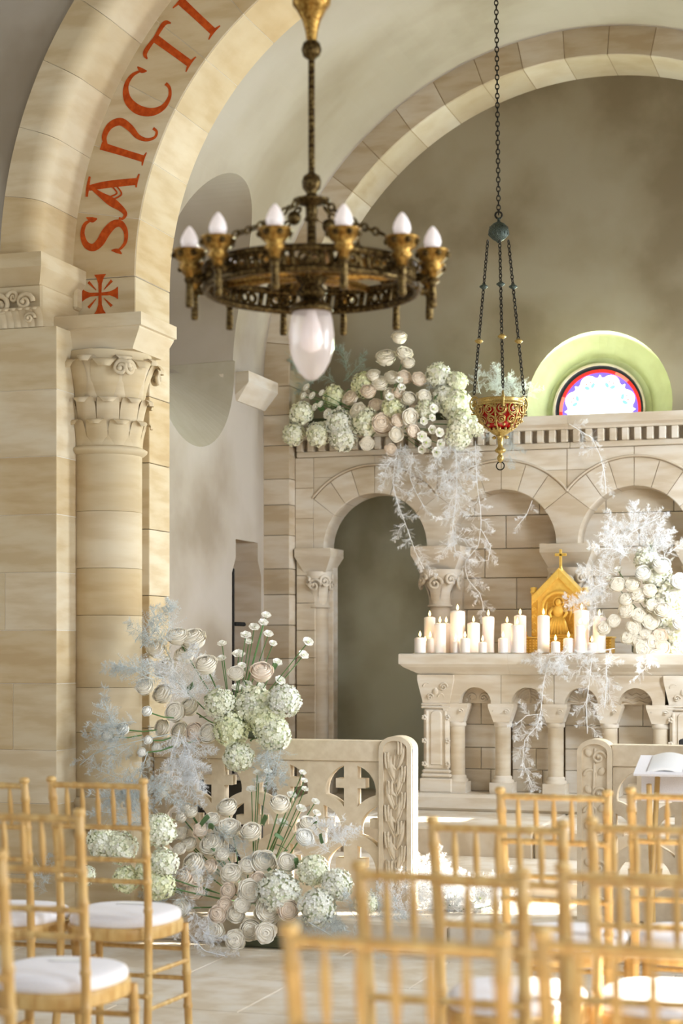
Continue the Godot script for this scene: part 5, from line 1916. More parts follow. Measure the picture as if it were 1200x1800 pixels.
func swirl_mesh(layers: int, lobes: int, amp: float, squash: float, reach: float, guards: int) -> ArrayMesh:
	# a many-petalled head: petals that overlap on a dome, each with a free folded lip, and loose outer petals round its waist
	var st = start()
	# heart of the flower
	sphere(st, Vector3(0, 0.05, 0), Vector3(0.80, 0.80 * squash, 0.80), 20, 12)
	for l in layers:
		var f = float(l) / layers
		# lip angle from the axis; the outermost layer first
		var lip_at = lerpf(reach * 0.62, 0.10, pow(f, 0.85))
		var n: int = maxi(2, lobes - int(f * (lobes - 2)))
		var off = rng.randf() * TAU
		for k in n:
			var a0 = off + TAU * (k + rng.randf_range(-0.1, 0.1)) / n
			var wid = TAU / n * 1.30
			var rise = amp * rng.randf_range(0.8, 1.25) * (1.0 - 0.45 * f)
			var lip2 = lip_at + rng.randf_range(-0.06, 0.06)
			var g = []
			for i in 7:
				var v = i / 6.0
				var row = []
				for q in 8:
					var u = q / 7.0 * 2.0 - 1.0
					# from the foot (further from the axis) to the lip
					var psi = lerpf(minf(reach, lip2 + 0.75), lip2 + 0.20 * u * u * (0.4 + 0.6 * lip2), v)
					var r = 0.80 + 0.03 * (1.0 - v) + rise * pow(v, 2.2) * (1.0 - 0.75 * pow(absf(u), 3.0)) + 0.012 * sin(u * 7.0 + k + l) * v
					var a = a0 + u * wid * 0.5 + 0.25 * v * f
					row.append(Vector3(r * sin(psi) * cos(a), 0.05 + r * squash * cos(psi), r * sin(psi) * sin(a)))
				g.append(row)
			# the folded lip turns out and down a little
			var lip = []
			for q in 8:
				var e: Vector3 = g[6][q]
				var o = Vector3(e.x, 0, e.z).normalized()
				var back = 1.0 - pow(absf(q / 7.0 * 2.0 - 1.0), 2.0)
				lip.append(e + o * 0.085 * back * (1.0 - 0.6 * f) - Vector3(0, 0.02, 0) * back)
			for i in 6:
				for q in 7:
					quad(st, g[i][q], g[i + 1][q], g[i + 1][q + 1], g[i][q + 1])
			for q in 7:
				quad(st, g[6][q], lip[q], lip[q + 1], g[6][q + 1])
	for k in guards:
		petal(st, TAU * (k + rng.randf_range(-0.2, 0.2)) / guards, TAU / guards * 1.2, 0.86 * rng.randf_range(0.95, 1.08), 0.04, rng.randf_range(0.10, 0.50), rng.randf_range(0.14, 0.30), rng.randf() * 6.0)
	return done(st)

func rose_mesh(kind: int) -> ArrayMesh:
	if kind == 0:
		return swirl_mesh(6, 5, 0.24, 0.88, 1.8, 5)
	if kind == 1:
		return swirl_mesh(8, 6, 0.20, 0.70, 1.7, 6)
	return swirl_mesh(4, 4, 0.20, 1.2, 2.2, 3)

func ranunculus_mesh() -> ArrayMesh:
	return swirl_mesh(11, 8, 0.13, 0.80, 1.9, 4)

func frilled_mesh() -> ArrayMesh:
	# small open flower of two whorls of ruffled petals
	var st = start()
	for l in 2:
		var n = 5 + l
		for k in n:
			var a0 = TAU * (k + 0.5 * l) / n
			var g = []
			for i in 6:
				var v = i / 5.0
				var row = []
				for q in 7:
					var u = q / 6.0 * 2.0 - 1.0
					var r = (0.55 + 0.40 * l) * pow(v, 0.8) * (1.0 - 0.14 * u * u)
					var y = (0.75 - 0.35 * l) * pow(v, 1.4) + 0.07 * sin(u * 6.0 + k + l) * v * v
					var a = a0 + u * 0.62 * sin(v * 1.9)
					row.append(Vector3(r * cos(a), y, r * sin(a)))
				g.append(row)
			for i in 5:
				for q in 6:
					quad(st, g[i][q], g[i + 1][q], g[i + 1][q + 1], g[i][q + 1])
	return done(st)

func hydrangea_mesh(green: float) -> ArrayMesh:
	var st = start()
	var n = 150
	for i in n:
		var y = 1.0 - 1.72 * (i + 0.5) / n
		var r = sqrt(1.0 - y * y)
		var a = i * 2.399963
		var d = Vector3(r * cos(a), y, r * sin(a))
		var p = d * rng.randf_range(0.80, 1.0)
		d = (d + Vector3(rng.randf_range(-0.4, 0.4), rng.randf_range(-0.4, 0.4), rng.randf_range(-0.4, 0.4))).normalized()
		var x = d.cross(Vector3(0.3, 0.9, 0.2)).normalized().rotated(d, rng.randf() * TAU)
		var z = d.cross(x)
		var s = rng.randf_range(0.15, 0.21)
		var f = rng.randf() * 0.10
		var g = clampf(green + rng.randf_range(-0.25, 0.25), 0.0, 1.0)
		st.set_color(Color(0.96, 0.95, 0.87).lerp(Color(0.88, 0.89, 0.48), g * 0.8))
		for k in 4:
			var c = x * cos(TAU * k / 4) + z * sin(TAU * k / 4)
			var o = x * cos(TAU * (k + 1) / 4.0) + z * sin(TAU * (k + 1) / 4.0)
			var tip = p + (c + o) * s * 0.62 + d * (0.02 - f)
			var e1 = p + (c * 1.0 + o * 0.10) * s * 0.85 + d * 0.045
			var e2 = p + (o * 1.0 + c * 0.10) * s * 0.85 + d * 0.045
			tri(st, p, e1, tip)
			tri(st, p, tip, e2)
	# core
	st.set_color(Color(0.74, 0.80, 0.52))
	sphere(st, Vector3(0, 0.05, 0), Vector3(0.74, 0.74, 0.74), 12, 8)
	return done(st)

func frond_mesh(bend: float, twist: float) -> ArrayMesh:
	# feathery asparagus fern: a stem with side branchlets, each with fine needles; one unit long, along +y
	var st = start(true)
	var pairs = 13
	var stem = []
	var rad = []
	for i in 13:
		var f = i / 12.0
		stem.append(Vector3(bend * f * f + 0.03 * sin(f * 9.0 + twist * 5.0), f * (1.0 - 0.25 * absf(bend) * f), twist * sin(f * 3.0) * 0.14))
		rad.append(0.011 * (1.0 - 0.7 * f))
	tube(st, stem, rad, 4)
	for i in pairs:
		var f = 0.06 + 0.92 * i / pairs
		var k = int(f * 12.0)
		var p: Vector3 = stem[k].lerp(stem[mini(k + 1, 12)], f * 12.0 - k)
		var fw: Vector3 = (stem[mini(k + 1, 12)] - stem[maxi(k - 1, 0)]).normalized()
		for s in [-1.0, 1.0]:
			if rng.randf() < 0.18:
				continue
			var side = Vector3(fw.y, -fw.x, 0) * s
			var L: float = (0.34 * sin(minf(1.0, f * 1.1 + 0.22) * PI * 0.92) + 0.06) * rng.randf_range(0.55, 1.25)
			var d = (side * rng.randf_range(0.6, 1.0) + fw * rng.randf_range(0.35, 0.9) + Vector3(0, 0, rng.randf_range(-0.6, 0.6))).normalized()
			var curlv = fw * L * rng.randf_range(-0.15, 0.30) + Vector3(0, 0, L * rng.randf_range(-0.2, 0.2))
			var mid = p + d * L * 0.55
			var tip = p + d * L + curlv
			thin(st, p, mid, 0.008)
			thin(st, mid, tip, 0.006)
			var nn = 8
			for j in nn:
				var q = (j + 0.5) / nn
				var b = p.lerp(mid, q * 2.0) if q < 0.5 else mid.lerp(tip, q * 2.0 - 1.0)
				for w in [-1.0, 1.0]:
					var o = d.cross(Vector3(0, 0, 1)).normalized() * w
					var nd = (o * rng.randf_range(0.5, 1.0) + d * rng.randf_range(0.5, 1.0) + Vector3(0, 0, rng.randf_range(-0.8, 0.8))).normalized()
					var l = 0.105 * (1.0 - 0.5 * q) * rng.randf_range(0.55, 1.25)
					thin(st, b, b + nd * l, 0.0095)
	return done(st)

func thin(st: SurfaceTool, a: Vector3, b: Vector3, w: float):
	# a needle with three sides
	var d = (b - a).normalized()
	var x = d.cross(Vector3(0.2, 0.3, 0.93)).normalized() * w * 0.5
	var z = d.cross(x.normalized()) * w * 0.5
	tri(st, a + x, a - x * 0.5 + z, b)
	tri(st, a - x * 0.5 + z, a - x * 0.5 - z, b)
	tri(st, a - x * 0.5 - z, a + x, b)

var bloom := {}
var fronds := []
var RIGHT := Vector3(cos(TURN), 0, -sin(TURN))
var BACK := Vector3(sin(TURN), 0, cos(TURN))

func petal_mat(called, c: Color, through: float):
	var m = plain(called, c, 0.6)
	m.metallic_specular = 0.3
	m.backlight_enabled = true
	m.backlight = Color(through, through, through * 0.95)
	return m

func make_blooms():
	petal_mat("petal_white", c8(255, 252, 243), 0.14)
	petal_mat("petal_ivory", c8(255, 247, 230), 0.14)
	petal_mat("petal_peach", c8(255, 238, 218), 0.14)
	petal_mat("hydrangea", Color(1, 1, 1), 0.14)
	M.hydrangea.vertex_color_use_as_albedo = true
	petal_mat("fern_white", c8(246, 247, 248), 0.3)
	petal_mat("fern_grey", c8(206, 212, 210), 0.25)
	petal_mat("fern_green", c8(160, 174, 162), 0.2)
	plain("stem_green", c8(84, 124, 62), 0.6)
	plain("leaf_green", c8(92, 122, 74), 0.55)
	plain("eye_green", c8(176, 196, 96), 0.7)
	plain("foam", c8(92, 96, 74), 0.95)
	bloom.rose = [rose_mesh(0), rose_mesh(1), rose_mesh(0), rose_mesh(1)]
	bloom.bud = [rose_mesh(2), rose_mesh(2)]
	bloom.ranunculus = [ranunculus_mesh(), ranunculus_mesh()]
	bloom.frilled = [frilled_mesh(), frilled_mesh()]
	bloom.hydrangea = [hydrangea_mesh(0.15), hydrangea_mesh(0.4), hydrangea_mesh(0.8)]
	for e in [[0.25, 0.3], [-0.3, 0.6], [0.5, -0.4], [-0.08, 0.9], [-0.55, 0.2]]:
		fronds.append(frond_mesh(e[0], e[1]))

func clear(x: float, d: float) -> float:
	# keeps things in front of the pier and the column
	if x < 112.0:
		return minf(d, 7.02)
	if x < 268.0 and d < 8.0:
		return minf(d, 7.19)
	return d

func add_bloom(t: Node3D, kind: String, x: float, y: float, size: float, d: float, anchor: Vector3, opt := 0):
	d = clear(x, d)
	# size: diameter in the frame; opt: tone
	var p = at(x, y, d)
	var r = span(size, d) * 0.5
	var out = (p - anchor)
	var face = (out.normalized() * 0.75 + BACK * 0.85 + Vector3(0, 0.30, 0) + Vector3(rng.randf_range(-0.3, 0.3), rng.randf_range(-0.2, 0.3), rng.randf_range(-0.2, 0.2))).normalized()
	var called: String = {"rose": "rose", "bud": "rose_bud", "ranunculus": "ranunculus", "frilled": "lisianthus", "hydrangea": "hydrangea"}[kind]
	var s = r
	var depth = 0.45
	if kind == "frilled":
		face = (out.normalized() * 0.9 + BACK * 0.7 + Vector3(0, 0.2, 0)).normalized()
		s = r * 1.1
	elif kind == "hydrangea":
		depth = 0.0
		s = r * 1.05
	elif kind == "bud":
		s = r * 1.1
		face = (out.normalized() * 0.9 + BACK * 0.5 + Vector3(0, 0.5, 0)).normalized()
	elif kind == "ranunculus":
		s = r * 1.12
	else:
		s = r * 1.08
	var list: Array = bloom[kind]
	var m = M.hydrangea if kind == "hydrangea" else [M.petal_ivory, M.petal_peach, M.petal_white][opt]
	var mesh = list[opt % list.size()] if kind == "hydrangea" else list[rng.randi() % list.size()]
	var o = put(called, mesh, m, t, aim(p - t.position - face * s * depth, face, rng.randf() * TAU, s))
	if kind == "frilled":
		var st = start()
		sphere(st, Vector3(0, 0.22, 0), Vector3(0.16, 0.18, 0.16), 8, 6)
		put("eye", done(st), M.eye_green, o)
	elif kind != "hydrangea":
		if not cache.has("calyx"):
			var st = start()
			lathe(st, [Vector2(0.05, -0.25), Vector2(0.16, -0.12), Vector2(0.22, 0.0), Vector2(0.30, 0.10)], 8)
			cache["calyx"] = done(st)
		put("calyx", cache["calyx"], M.stem_green, o)
	# stem from the heart of the arrangement
	if rng.randf() < {"hydrangea": 0.2, "rose": 0.5, "ranunculus": 0.4}.get(kind, 1.0):
		var a = p - face * s * (depth + 0.2)
		var b = anchor.lerp(p, 0.7 if kind == "bud" else 0.25) + Vector3(rng.randf_range(-0.02, 0.02), 0, 0)
		var mid = a.lerp(b, 0.5) - face * 0.02
		var st = start()
		tube(st, [a - t.position, mid - t.position, b - t.position], 0.0032 if kind != "frilled" else 0.0024, 5)
		put("stem", done(st), M.stem_green, t)

func add_frond(t: Node3D, p: Vector3, deg: float, length: float, m, lean := 0.0):
	var a = deg_to_rad(deg)
	var dir = (RIGHT * cos(a) + Vector3.UP * sin(a) + BACK * (lean + rng.randf_range(-0.25, 0.35))).normalized()
	var z = (BACK + RIGHT * rng.randf_range(-0.6, 0.6) + Vector3.UP * rng.randf_range(-0.4, 0.4))
	var x = dir.cross(z).normalized()
	z = x.cross(dir).normalized()
	var b = Basis(x, dir, z).scaled_local(Vector3(length, length, length))
	put("fern_frond", fronds[rng.randi() % fronds.size()], m, t, Transform3D(b, p - t.position))

func fern_cluster(t: Node3D, x: float, y: float, n: int, a0: float, a1: float, l0: float, l1: float, d: float, m, spread := 22.0):
	for i in n:
		var fx = x + rng.randf_range(-spread, spread)
		var p = at(fx, y + rng.randf_range(-spread, spread), clear(fx - 30.0, d) + rng.randf_range(-0.04, 0.04))
		add_frond(t, p, lerpf(a0, a1, (i + rng.randf()) / n), span(rng.randf_range(l0, l1), d), m)

func garland(t: Node3D, path: Array, d: float, m, every := 26.0, size := 46.0):
	# a thin trailing stem with fronds along it
	var pts = []
	for q in path:
		pts.append(at(q[0], q[1], clear(q[0] - 20.0, d)) - t.position)
	var st = start()
	var c = Curve3D.new()
	for i in pts.size():
		var tan: Vector3 = (pts[mini(i + 1, pts.size() - 1)] - pts[maxi(i - 1, 0)]) * 0.2
		c.add_point(pts[i], -tan, tan)
	var L = c.get_baked_length()
	var bar = []
	for i in 20:
		bar.append(c.sample_baked(L * i / 19.0))
	tube(st, bar, 0.0022, 5)
	put("fern_stem", done(st), m, t)
	var step = span(every, d)
	var s = step * 0.3
	var side = 1.0
	while s < L:
		var p = c.sample_baked(s)
		var q = c.sample_baked(minf(s + 0.02, L)) - p
		var base = rad_to_deg(atan2(q.y, q.dot(RIGHT)))
		add_frond(t, p + t.position, base + side * rng.randf_range(15.0, 60.0), span(size * rng.randf_range(0.7, 1.2), d), m)
		side = -side
		s += step * rng.randf_range(0.6, 1.2)

func green_leaves(t: Node3D, n: int, x0: float, y0: float, x1: float, y1: float, d: float):
	if not cache.has("green leaf"):
		cache["green leaf"] = leaf_mesh(0.42, 1.0, 0.22, 0.05)
	for i in n:
		var x = rng.randf_range(x0, x1)
		var p = at(x, rng.randf_range(y0, y1), clear(x, d + rng.randf_range(-0.04, 0.04)))
		var dir = (RIGHT * rng.randf_range(-1.0, 1.0) + Vector3.UP * rng.randf_range(-0.6, 0.8) + BACK * 0.5).normalized()
		put("leaf", cache["green leaf"], M.leaf_green, t, aim(p - t.position, dir, rng.randf() * TAU, span(rng.randf_range(18.0, 28.0), d)))

func build_flowers():
	make_blooms()
	arrangement_on_rail()
	arrangement_on_floor()
	arrangement_on_screen()
	arrangement_on_altar()
	ferns_in_aisle()

func arrangement_on_rail():
	var anchor = at(410, 1290, 7.66)
	var base = at(410, 1302, 7.74)
	var t = thing("flower_arrangement", "spray of white roses, pale green hydrangeas and grey fern on top of the communion rail", "flower arrangement", Vector3(base.x, 0.899, -7.74), "wedding flowers")
	put("flower_tray", box_mesh(Vector3(0.30, 0.045, 0.085), 0.008), M.foam, t, xf(Vector3(0, 0.0225, 0.0)))
	for e in [[386, 1237, 56, 1], [407, 1281, 66, 2], [450, 1243, 74, 1], [500, 1232, 58, 0], [481, 1290, 62, 1], [419, 1330, 54, 1], [468, 1268, 64, 2]]:
		add_bloom(t, "hydrangea", e[0], e[1], e[2], 7.50 + rng.randf_range(-0.05, 0.05), anchor, e[3])
	for e in [[338, 1116, 46, 0], [311, 1113, 38, 0], [323, 1145, 38, 0], [361, 1164, 40, 0], [286, 1172, 38, 0], [272, 1137, 34, 0], [253, 1205, 32, 0], [282, 1217, 36, 0], [305, 1250, 38, 0], [315, 1284, 36, 0], [340, 1287, 36, 1], [282, 1279, 30, 0], [365, 1287, 36, 0], [414, 1180, 30, 0], [460, 1177, 40, 1], [330, 1240, 34, 0], [300, 1306, 26, 0]]:
		add_bloom(t, "rose", e[0], e[1], e[2], 7.52 + rng.randf_range(-0.08, 0.06), anchor, e[3])
	for e in [[186, 1293, 20], [214, 1280, 22], [257, 1249, 18], [259, 1300, 16], [273, 1314, 18], [248, 1322, 16], [307, 1305, 18]]:
		add_bloom(t, "bud", e[0], e[1], e[2], 7.40, anchor, 2)
	for e in [[468, 1080, 18], [463, 1093, 18], [447, 1101, 20], [432, 1115, 20], [437, 1127, 16], [472, 1113, 18], [480, 1130, 15], [542, 1127, 20], [534, 1150, 20], [488, 1163, 18], [419, 1148, 24], [425, 1169, 16], [493, 1195, 20], [460, 1205, 16], [434, 1203, 20], [390, 1130, 18], [389, 1156, 18], [417, 1207, 22]]:
		add_bloom(t, "frilled", e[0], e[1], e[2], 7.62 + rng.randf_range(-0.06, 0.06), anchor, 2)
	green_leaves(t, 14, 290, 1170, 480, 1300, 7.58)
	fern_cluster(t, 270, 1160, 10, 50, 175, 55, 105, 7.60, M.fern_grey, 34.0)
	fern_cluster(t, 325, 1215, 12, 10, 170, 45, 85, 7.50, M.fern_white)
	fern_cluster(t, 225, 1290, 9, 130, 235, 55, 100, 7.42, M.fern_grey)
	fern_cluster(t, 330, 1305, 11, 225, 320, 60, 110, 7.40, M.fern_white)
	fern_cluster(t, 300, 1380, 9, 200, 330, 45, 80, 7.42, M.fern_grey)
	fern_cluster(t, 470, 1315, 8, 240, 300, 50, 85, 7.50, M.fern_grey)
	fern_cluster(t, 215, 1370, 8, 170, 300, 50, 85, 7.38, M.fern_grey)
	garland(t, [[300, 1290], [210, 1310], [165, 1325], [140, 1345]], 7.40, M.fern_grey, 22.0, 36.0)
	garland(t, [[320, 1300], [335, 1350], [330, 1400]], 7.42, M.fern_white, 16.0, 50.0)
	garland(t, [[260, 1320], [240, 1380], [225, 1430]], 7.38, M.fern_grey, 16.0, 44.0)

func floor_depth(y: float) -> float:
	return lerpf(7.42, 7.08, clampf((y - 1400.0) / 240.0, 0.0, 1.0))

func arrangement_on_floor():
	var anchor = at(440, 1590, 7.40)
	anchor.y = maxf(anchor.y, 0.12)
	var b = at(440, 1600, 7.16)
	var t = thing("flower_arrangement", "large mass of ivory roses, hydrangeas and fern on the floor before the rail", "flower arrangement", Vector3(b.x, 0.0, -7.16), "wedding flowers")
	put("flower_tray", box_mesh(Vector3(0.30, 0.05, 0.06), 0.01), M.foam, t, xf(Vector3(0.0, 0.026, -0.13)))
	for e in [[182, 1480, 62, 1], [212, 1490, 60, 1], [280, 1460, 62, 1], [287, 1518, 54, 1], [280, 1555, 58, 2], [150, 1538, 38, 1], [222, 1546, 50, 2], [550, 1530, 56, 1], [592, 1555, 56, 0], [557, 1595, 66, 0], [490, 1570, 78, 0], [642, 1588, 42, 1], [262, 1530, 48, 2]]:
		var d = floor_depth(e[1]) - 0.02
		if e[0] < 300:
			d = 6.98
		add_bloom(t, "hydrangea", e[0], e[1], e[2], d, anchor, e[3])
	for e in [[398, 1415, 36, 0], [402, 1450, 42, 0], [370, 1480, 46, 0], [440, 1459, 36, 0], [492, 1410, 36, 0], [542, 1447, 34, 0], [536, 1470, 32, 2], [337, 1515, 40, 0], [405, 1532, 40, 0], [436, 1518, 34, 0], [465, 1515, 48, 0], [505, 1515, 36, 0], [440, 1565, 44, 0], [400, 1565, 30, 1], [472, 1600, 46, 0], [507, 1600, 38, 1], [395, 1592, 30, 1], [382, 1607, 34, 1], [377, 1635, 34, 0], [440, 1635, 38, 0], [467, 1640, 38, 0], [412, 1652, 36, 0], [415, 1607, 32, 0], [340, 1565, 34, 1], [320, 1540, 34, 1], [316, 1595, 34, 0], [365, 1522, 30, 1], [330, 1480, 30, 0], [371, 1436, 28, 0], [352, 1457, 28, 1], [425, 1590, 30, 0], [455, 1545, 30, 1]]:
		add_bloom(t, "rose", e[0], e[1], e[2], floor_depth(e[1]) + rng.randf_range(-0.05, 0.03), anchor, e[3])
	for e in [[335, 1425, 22], [317, 1433, 22], [326, 1417, 18], [315, 1462, 26], [313, 1490, 24], [345, 1545, 22], [390, 1500, 24]]:
		add_bloom(t, "ranunculus", e[0], e[1], e[2], floor_depth(e[1]), anchor, 0)
	for e in [[452, 1357, 16], [471, 1355, 16], [455, 1371, 18], [442, 1386, 20], [532, 1357, 14], [535, 1371, 13], [536, 1386, 14], [513, 1396, 18], [530, 1420, 20], [555, 1408, 16], [557, 1428, 16], [496, 1445, 24]]:
		add_bloom(t, "frilled", e[0], e[1], e[2], 7.50 + rng.randf_range(-0.04, 0.04), anchor, 2)
	green_leaves(t, 22, 320, 1450, 580, 1620, 7.28)
	fern_cluster(t, 410, 1490, 10, 0, 360, 45, 75, 7.30, M.fern_grey, 50.0)
	fern_cluster(t, 590, 1490, 9, 10, 160, 50, 85, 7.36, M.fern_white)
	fern_cluster(t, 560, 1615, 11, 200, 340, 40, 70, 7.14, M.fern_grey, 34.0)
	fern_cluster(t, 640, 1610, 9, -30, 200, 45, 75, 7.16, M.fern_grey, 26.0)
	fern_cluster(t, 350, 1625, 6, 180, 330, 35, 60, 7.02, M.fern_white)
	fern_cluster(t, 300, 1570, 7, 140, 260, 35, 60, 7.02, M.fern_grey)
	fern_cluster(t, 245, 1420, 9, 50, 210, 45, 75, 7.15, M.fern_grey, 30.0)
	fern_cluster(t, 340, 1545, 6, 0, 360, 40, 60, 7.12, M.fern_white, 30.0)
	fern_cluster(t, 75, 1555, 4, 20, 150, 35, 60, 7.0, M.fern_grey, 14.0)
	garland(t, [[300, 1600], [330, 1640], [360, 1672], [395, 1680]], 6.98, M.fern_white, 18.0, 36.0)
	garland(t, [[540, 1620], [600, 1655], [660, 1668]], 7.02, M.fern_grey, 16.0, 38.0)

func arrangement_on_screen():
	var anchor = at(670, 740, 11.0)
	var b = at(670, 735, 10.98)
	var t = thing("flower_arrangement", "ivory roses and hydrangeas on the altar screen's cornice with trailing white fern", "flower arrangement", Vector3(b.x, 2.787, -11.02), "wedding flowers")
	put("flower_tray", box_mesh(Vector3(1.0, 0.05, 0.14), 0.01), M.foam, t, xf(Vector3(0, 0.026, -0.02)))
	for e in [[530, 727, 42, 1], [516, 764, 40, 1], [560, 763, 44, 1], [597, 743, 50, 0], [603, 770, 48, 0], [587, 697, 40, 2], [640, 677, 46, 2], [643, 742, 50, 1], [770, 660, 44, 0], [803, 672, 36, 1], [800, 712, 58, 1], [812, 745, 52, 1], [805, 768, 46, 1], [833, 750, 36, 1], [782, 700, 44, 0], [690, 720, 40, 2], [748, 720, 36, 1]]:
		add_bloom(t, "hydrangea", e[0], e[1], e[2], 10.86 if e[1] > 715 else 10.94, anchor, e[3])
	for e in [[702, 589, 26, 0], [712, 618, 28, 0], [718, 635, 22, 0], [678, 622, 36, 0], [655, 655, 24, 0], [667, 669, 30, 0], [688, 660, 26, 0], [712, 660, 26, 1], [737, 664, 26, 1], [647, 685, 28, 1], [613, 697, 28, 1], [628, 720, 30, 0], [660, 710, 26, 1], [700, 712, 28, 0], [720, 698, 26, 0], [732, 715, 26, 1], [747, 695, 26, 0], [722, 733, 30, 0], [672, 742, 36, 1], [700, 738, 24, 1], [697, 763, 26, 0], [645, 780, 24, 0], [687, 692, 26, 0], [687, 790, 20, 1], [728, 757, 24, 1], [680, 710, 24, 0], [702, 690, 24, 1]]:
		add_bloom(t, "rose", e[0], e[1], e[2], (10.80 if e[1] > 715 else 10.88) + rng.randf_range(-0.03, 0.03), anchor, e[3])
	for e in [[538, 680, 15], [533, 695, 14], [548, 695, 15], [565, 690, 13], [563, 710, 13], [553, 715, 15], [575, 727, 20], [595, 718, 11], [763, 718, 17], [760, 734, 13], [745, 740, 15], [760, 755, 16], [773, 760, 17], [742, 767, 19], [750, 778, 19], [775, 780, 17], [742, 790, 16], [768, 795, 19], [713, 753, 15], [702, 667, 14], [685, 697, 16], [706, 680, 15]]:
		add_bloom(t, "frilled", e[0], e[1], e[2], 10.80 + rng.randf_range(-0.03, 0.03), anchor, 2)
	green_leaves(t, 16, 540, 680, 800, 770, 10.93)
	fern_cluster(t, 870, 700, 9, 20, 150, 35, 60, 10.92, M.fern_grey, 24.0)
	fern_cluster(t, 905, 690, 5, 0, 120, 30, 50, 10.92, M.fern_grey)
	fern_cluster(t, 540, 660, 6, 40, 190, 35, 65, 10.95, M.fern_green, 16.0)
	fern_cluster(t, 590, 650, 4, 20, 160, 40, 80, 11.0, M.fern_green)
	fern_cluster(t, 770, 690, 6, 0, 360, 35, 60, 10.95, M.fern_grey)
	fern_cluster(t, 900, 765, 6, 200, 340, 30, 50, 10.86, M.fern_grey)
	fern_cluster(t, 790, 800, 12, 215, 325, 40, 65, 10.84, M.fern_white, 28.0)
	fern_cluster(t, 715, 800, 8, 215, 325, 35, 55, 10.84, M.fern_white)
	garland(t, [[700, 790], [690, 850], [712, 920], [732, 975], [745, 1000]], 10.82, M.fern_white, 17.0, 38.0)
	garland(t, [[725, 795], [720, 840], [745, 890]], 10.82, M.fern_white, 18.0, 34.0)
	garland(t, [[800, 790], [803, 860], [795, 930], [800, 970]], 10.80, M.fern_white, 12.0, 40.0)
	garland(t, [[835, 775], [838, 850], [845, 900], [840, 960], [815, 990], [822, 1020], [845, 1045], [850, 1075]], 10.80, M.fern_white, 14.0, 34.0)
	garland(t, [[845, 930], [862, 960], [858, 985]], 10.80, M.fern_white, 16.0, 30.0)
	garland(t, [[1000, 745], [1040, 770], [1062, 830], [1065, 868]], 10.84, M.fern_white, 22.0, 34.0)
	garland(t, [[935, 880], [925, 905], [905, 930]], 10.84, M.fern_white, 22.0, 26.0)

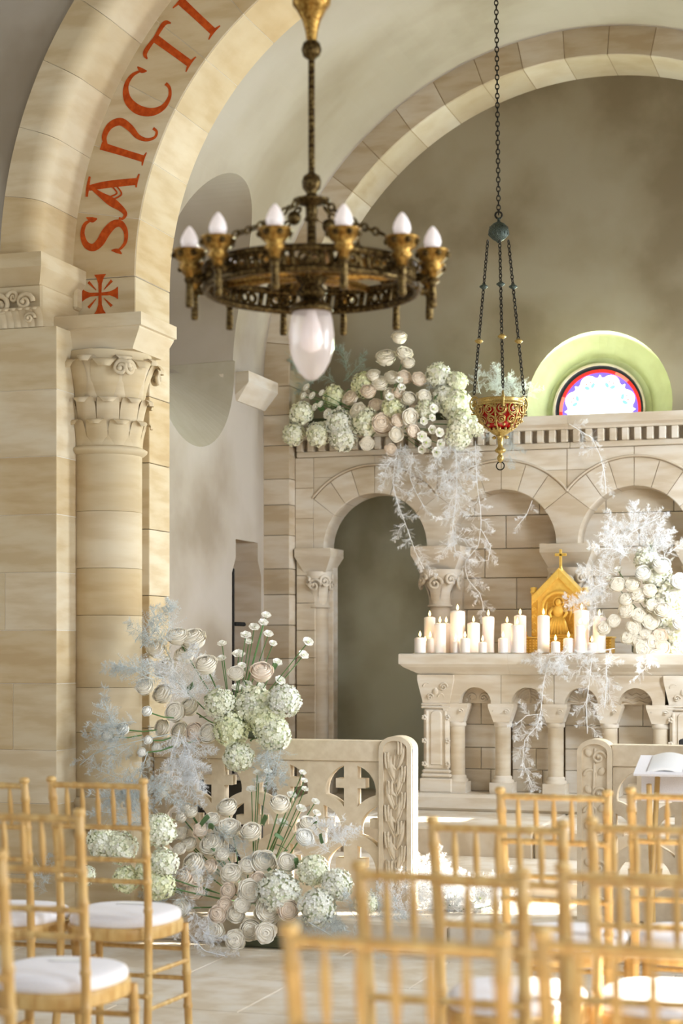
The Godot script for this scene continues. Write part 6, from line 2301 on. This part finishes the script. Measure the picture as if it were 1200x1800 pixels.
func arrangement_on_altar():
	var anchor = at(1165, 1110, 10.42)
	var b = at(1165, 1147, 10.42)
	var t = thing("flower_arrangement", "bright heap of white ranunculus, roses and bleached fern on the right of the altar", "flower arrangement", Vector3(b.x, 1.295, -10.42), "wedding flowers")
	put("flower_tray", box_mesh(Vector3(0.34, 0.06, 0.20), 0.01), M.foam, t, xf(Vector3(0, 0.031, 0)))
	for e in [[1182, 1050, 62, 0], [1190, 1110, 58, 0], [1188, 1148, 52, 1], [1152, 1008, 50, 0], [1137, 985, 42, 0], [1165, 1085, 50, 0], [1150, 1050, 40, 0]]:
		add_bloom(t, "hydrangea", e[0], e[1], e[2], 10.36, anchor, e[3])
	for e in [[1085, 1025, 26], [1109, 1024, 26], [1099, 1050, 26], [1120, 1043, 26], [1098, 1071, 26], [1122, 1080, 26], [1143, 1092, 28], [1113, 1103, 26], [1060, 1103, 24], [1078, 1090, 22], [1101, 1120, 22], [1130, 1142, 30], [1155, 1158, 32], [1140, 1035, 24], [1148, 1062, 24], [1135, 1115, 24], [1120, 1128, 22]]:
		add_bloom(t, "ranunculus", e[0], e[1], e[2], 10.24 if e[1] > 1130 else 10.27, anchor, 0)
	for e in [[1165, 1070, 28, 0], [1159, 1118, 24, 1], [1147, 1130, 26, 0], [1165, 1138, 24, 1], [1163, 990, 30, 2], [1195, 1020, 30, 2], [1196, 1093, 26, 2], [1130, 1005, 26, 2]]:
		add_bloom(t, "rose", e[0], e[1], e[2], 10.25, anchor, e[3])
	for e in [[1143, 953, 15], [1085, 1000, 14], [1070, 1015, 13], [1125, 965, 14]]:
		add_bloom(t, "frilled", e[0], e[1], e[2], 10.34, anchor, 2)
	fern_cluster(t, 1105, 965, 12, 20, 200, 45, 80, 10.36, M.fern_white, 26.0)
	fern_cluster(t, 1065, 1025, 10, 110, 250, 40, 65, 10.32, M.fern_white, 20.0)
	fern_cluster(t, 1150, 975, 7, 0, 100, 40, 65, 10.36, M.fern_white)
	fern_cluster(t, 1045, 1070, 6, 140, 280, 35, 55, 10.30, M.fern_white)
	fern_cluster(t, 1005, 1152, 14, 180, 350, 25, 42, 10.16, M.fern_white, 22.0)
	fern_cluster(t, 960, 1150, 6, 160, 300, 22, 36, 10.16, M.fern_white, 12.0)
	garland(t, [[1090, 950], [1120, 930], [1160, 908]], 10.30, M.fern_white, 12.0, 34.0)
	garland(t, [[1080, 1140], [1010, 1150], [965, 1156], [955, 1200], [950, 1255]], 10.15, M.fern_white, 16.0, 30.0)
	garland(t, [[1040, 1152], [1036, 1195], [1030, 1240], [1032, 1290]], 10.14, M.fern_white, 15.0, 34.0)
	garland(t, [[1065, 1152], [1066, 1200], [1062, 1245]], 10.14, M.fern_white, 15.0, 32.0)
	garland(t, [[950, 1250], [945, 1275], [922, 1300], [918, 1340], [935, 1380]], 10.12, M.fern_white, 15.0, 32.0)
	garland(t, [[950, 1255], [925, 1258], [905, 1275]], 10.12, M.fern_white, 14.0, 30.0)
	fern_cluster(t, 1130, 1160, 5, 220, 300, 25, 45, 10.15, M.fern_white, 14.0)

func ferns_in_aisle():
	var b = at(800, 1600, 7.74)
	var t = thing("fern_arrangement", "low bank of bleached fern in sunlight at the foot of the wheat-carved post", "fern arrangement", Vector3(b.x, 0.13, -7.74), "wedding flowers")
	put("flower_tray", box_mesh(Vector3(0.26, 0.03, 0.06), 0.008), M.paper, t, xf(Vector3(0, 0.016, -0.02)))
	fern_cluster(t, 762, 1582, 24, 10, 150, 45, 90, 7.74, M.fern_white, 22.0)
	fern_cluster(t, 815, 1588, 22, 5, 170, 35, 75, 7.72, M.fern_white, 28.0)
	fern_cluster(t, 868, 1592, 16, 10, 150, 30, 65, 7.72, M.fern_white, 20.0)
	fern_cluster(t, 700, 1610, 16, 20, 190, 35, 75, 7.50, M.fern_white, 28.0)
	for e in [[760, 1560, 24], [800, 1575, 24], [845, 1578, 22], [780, 1585, 24], [825, 1592, 20], [870, 1590, 20]]:
		add_bloom(t, "frilled", e[0], e[1], e[2], 7.70, at(800, 1605, 7.74), 2)
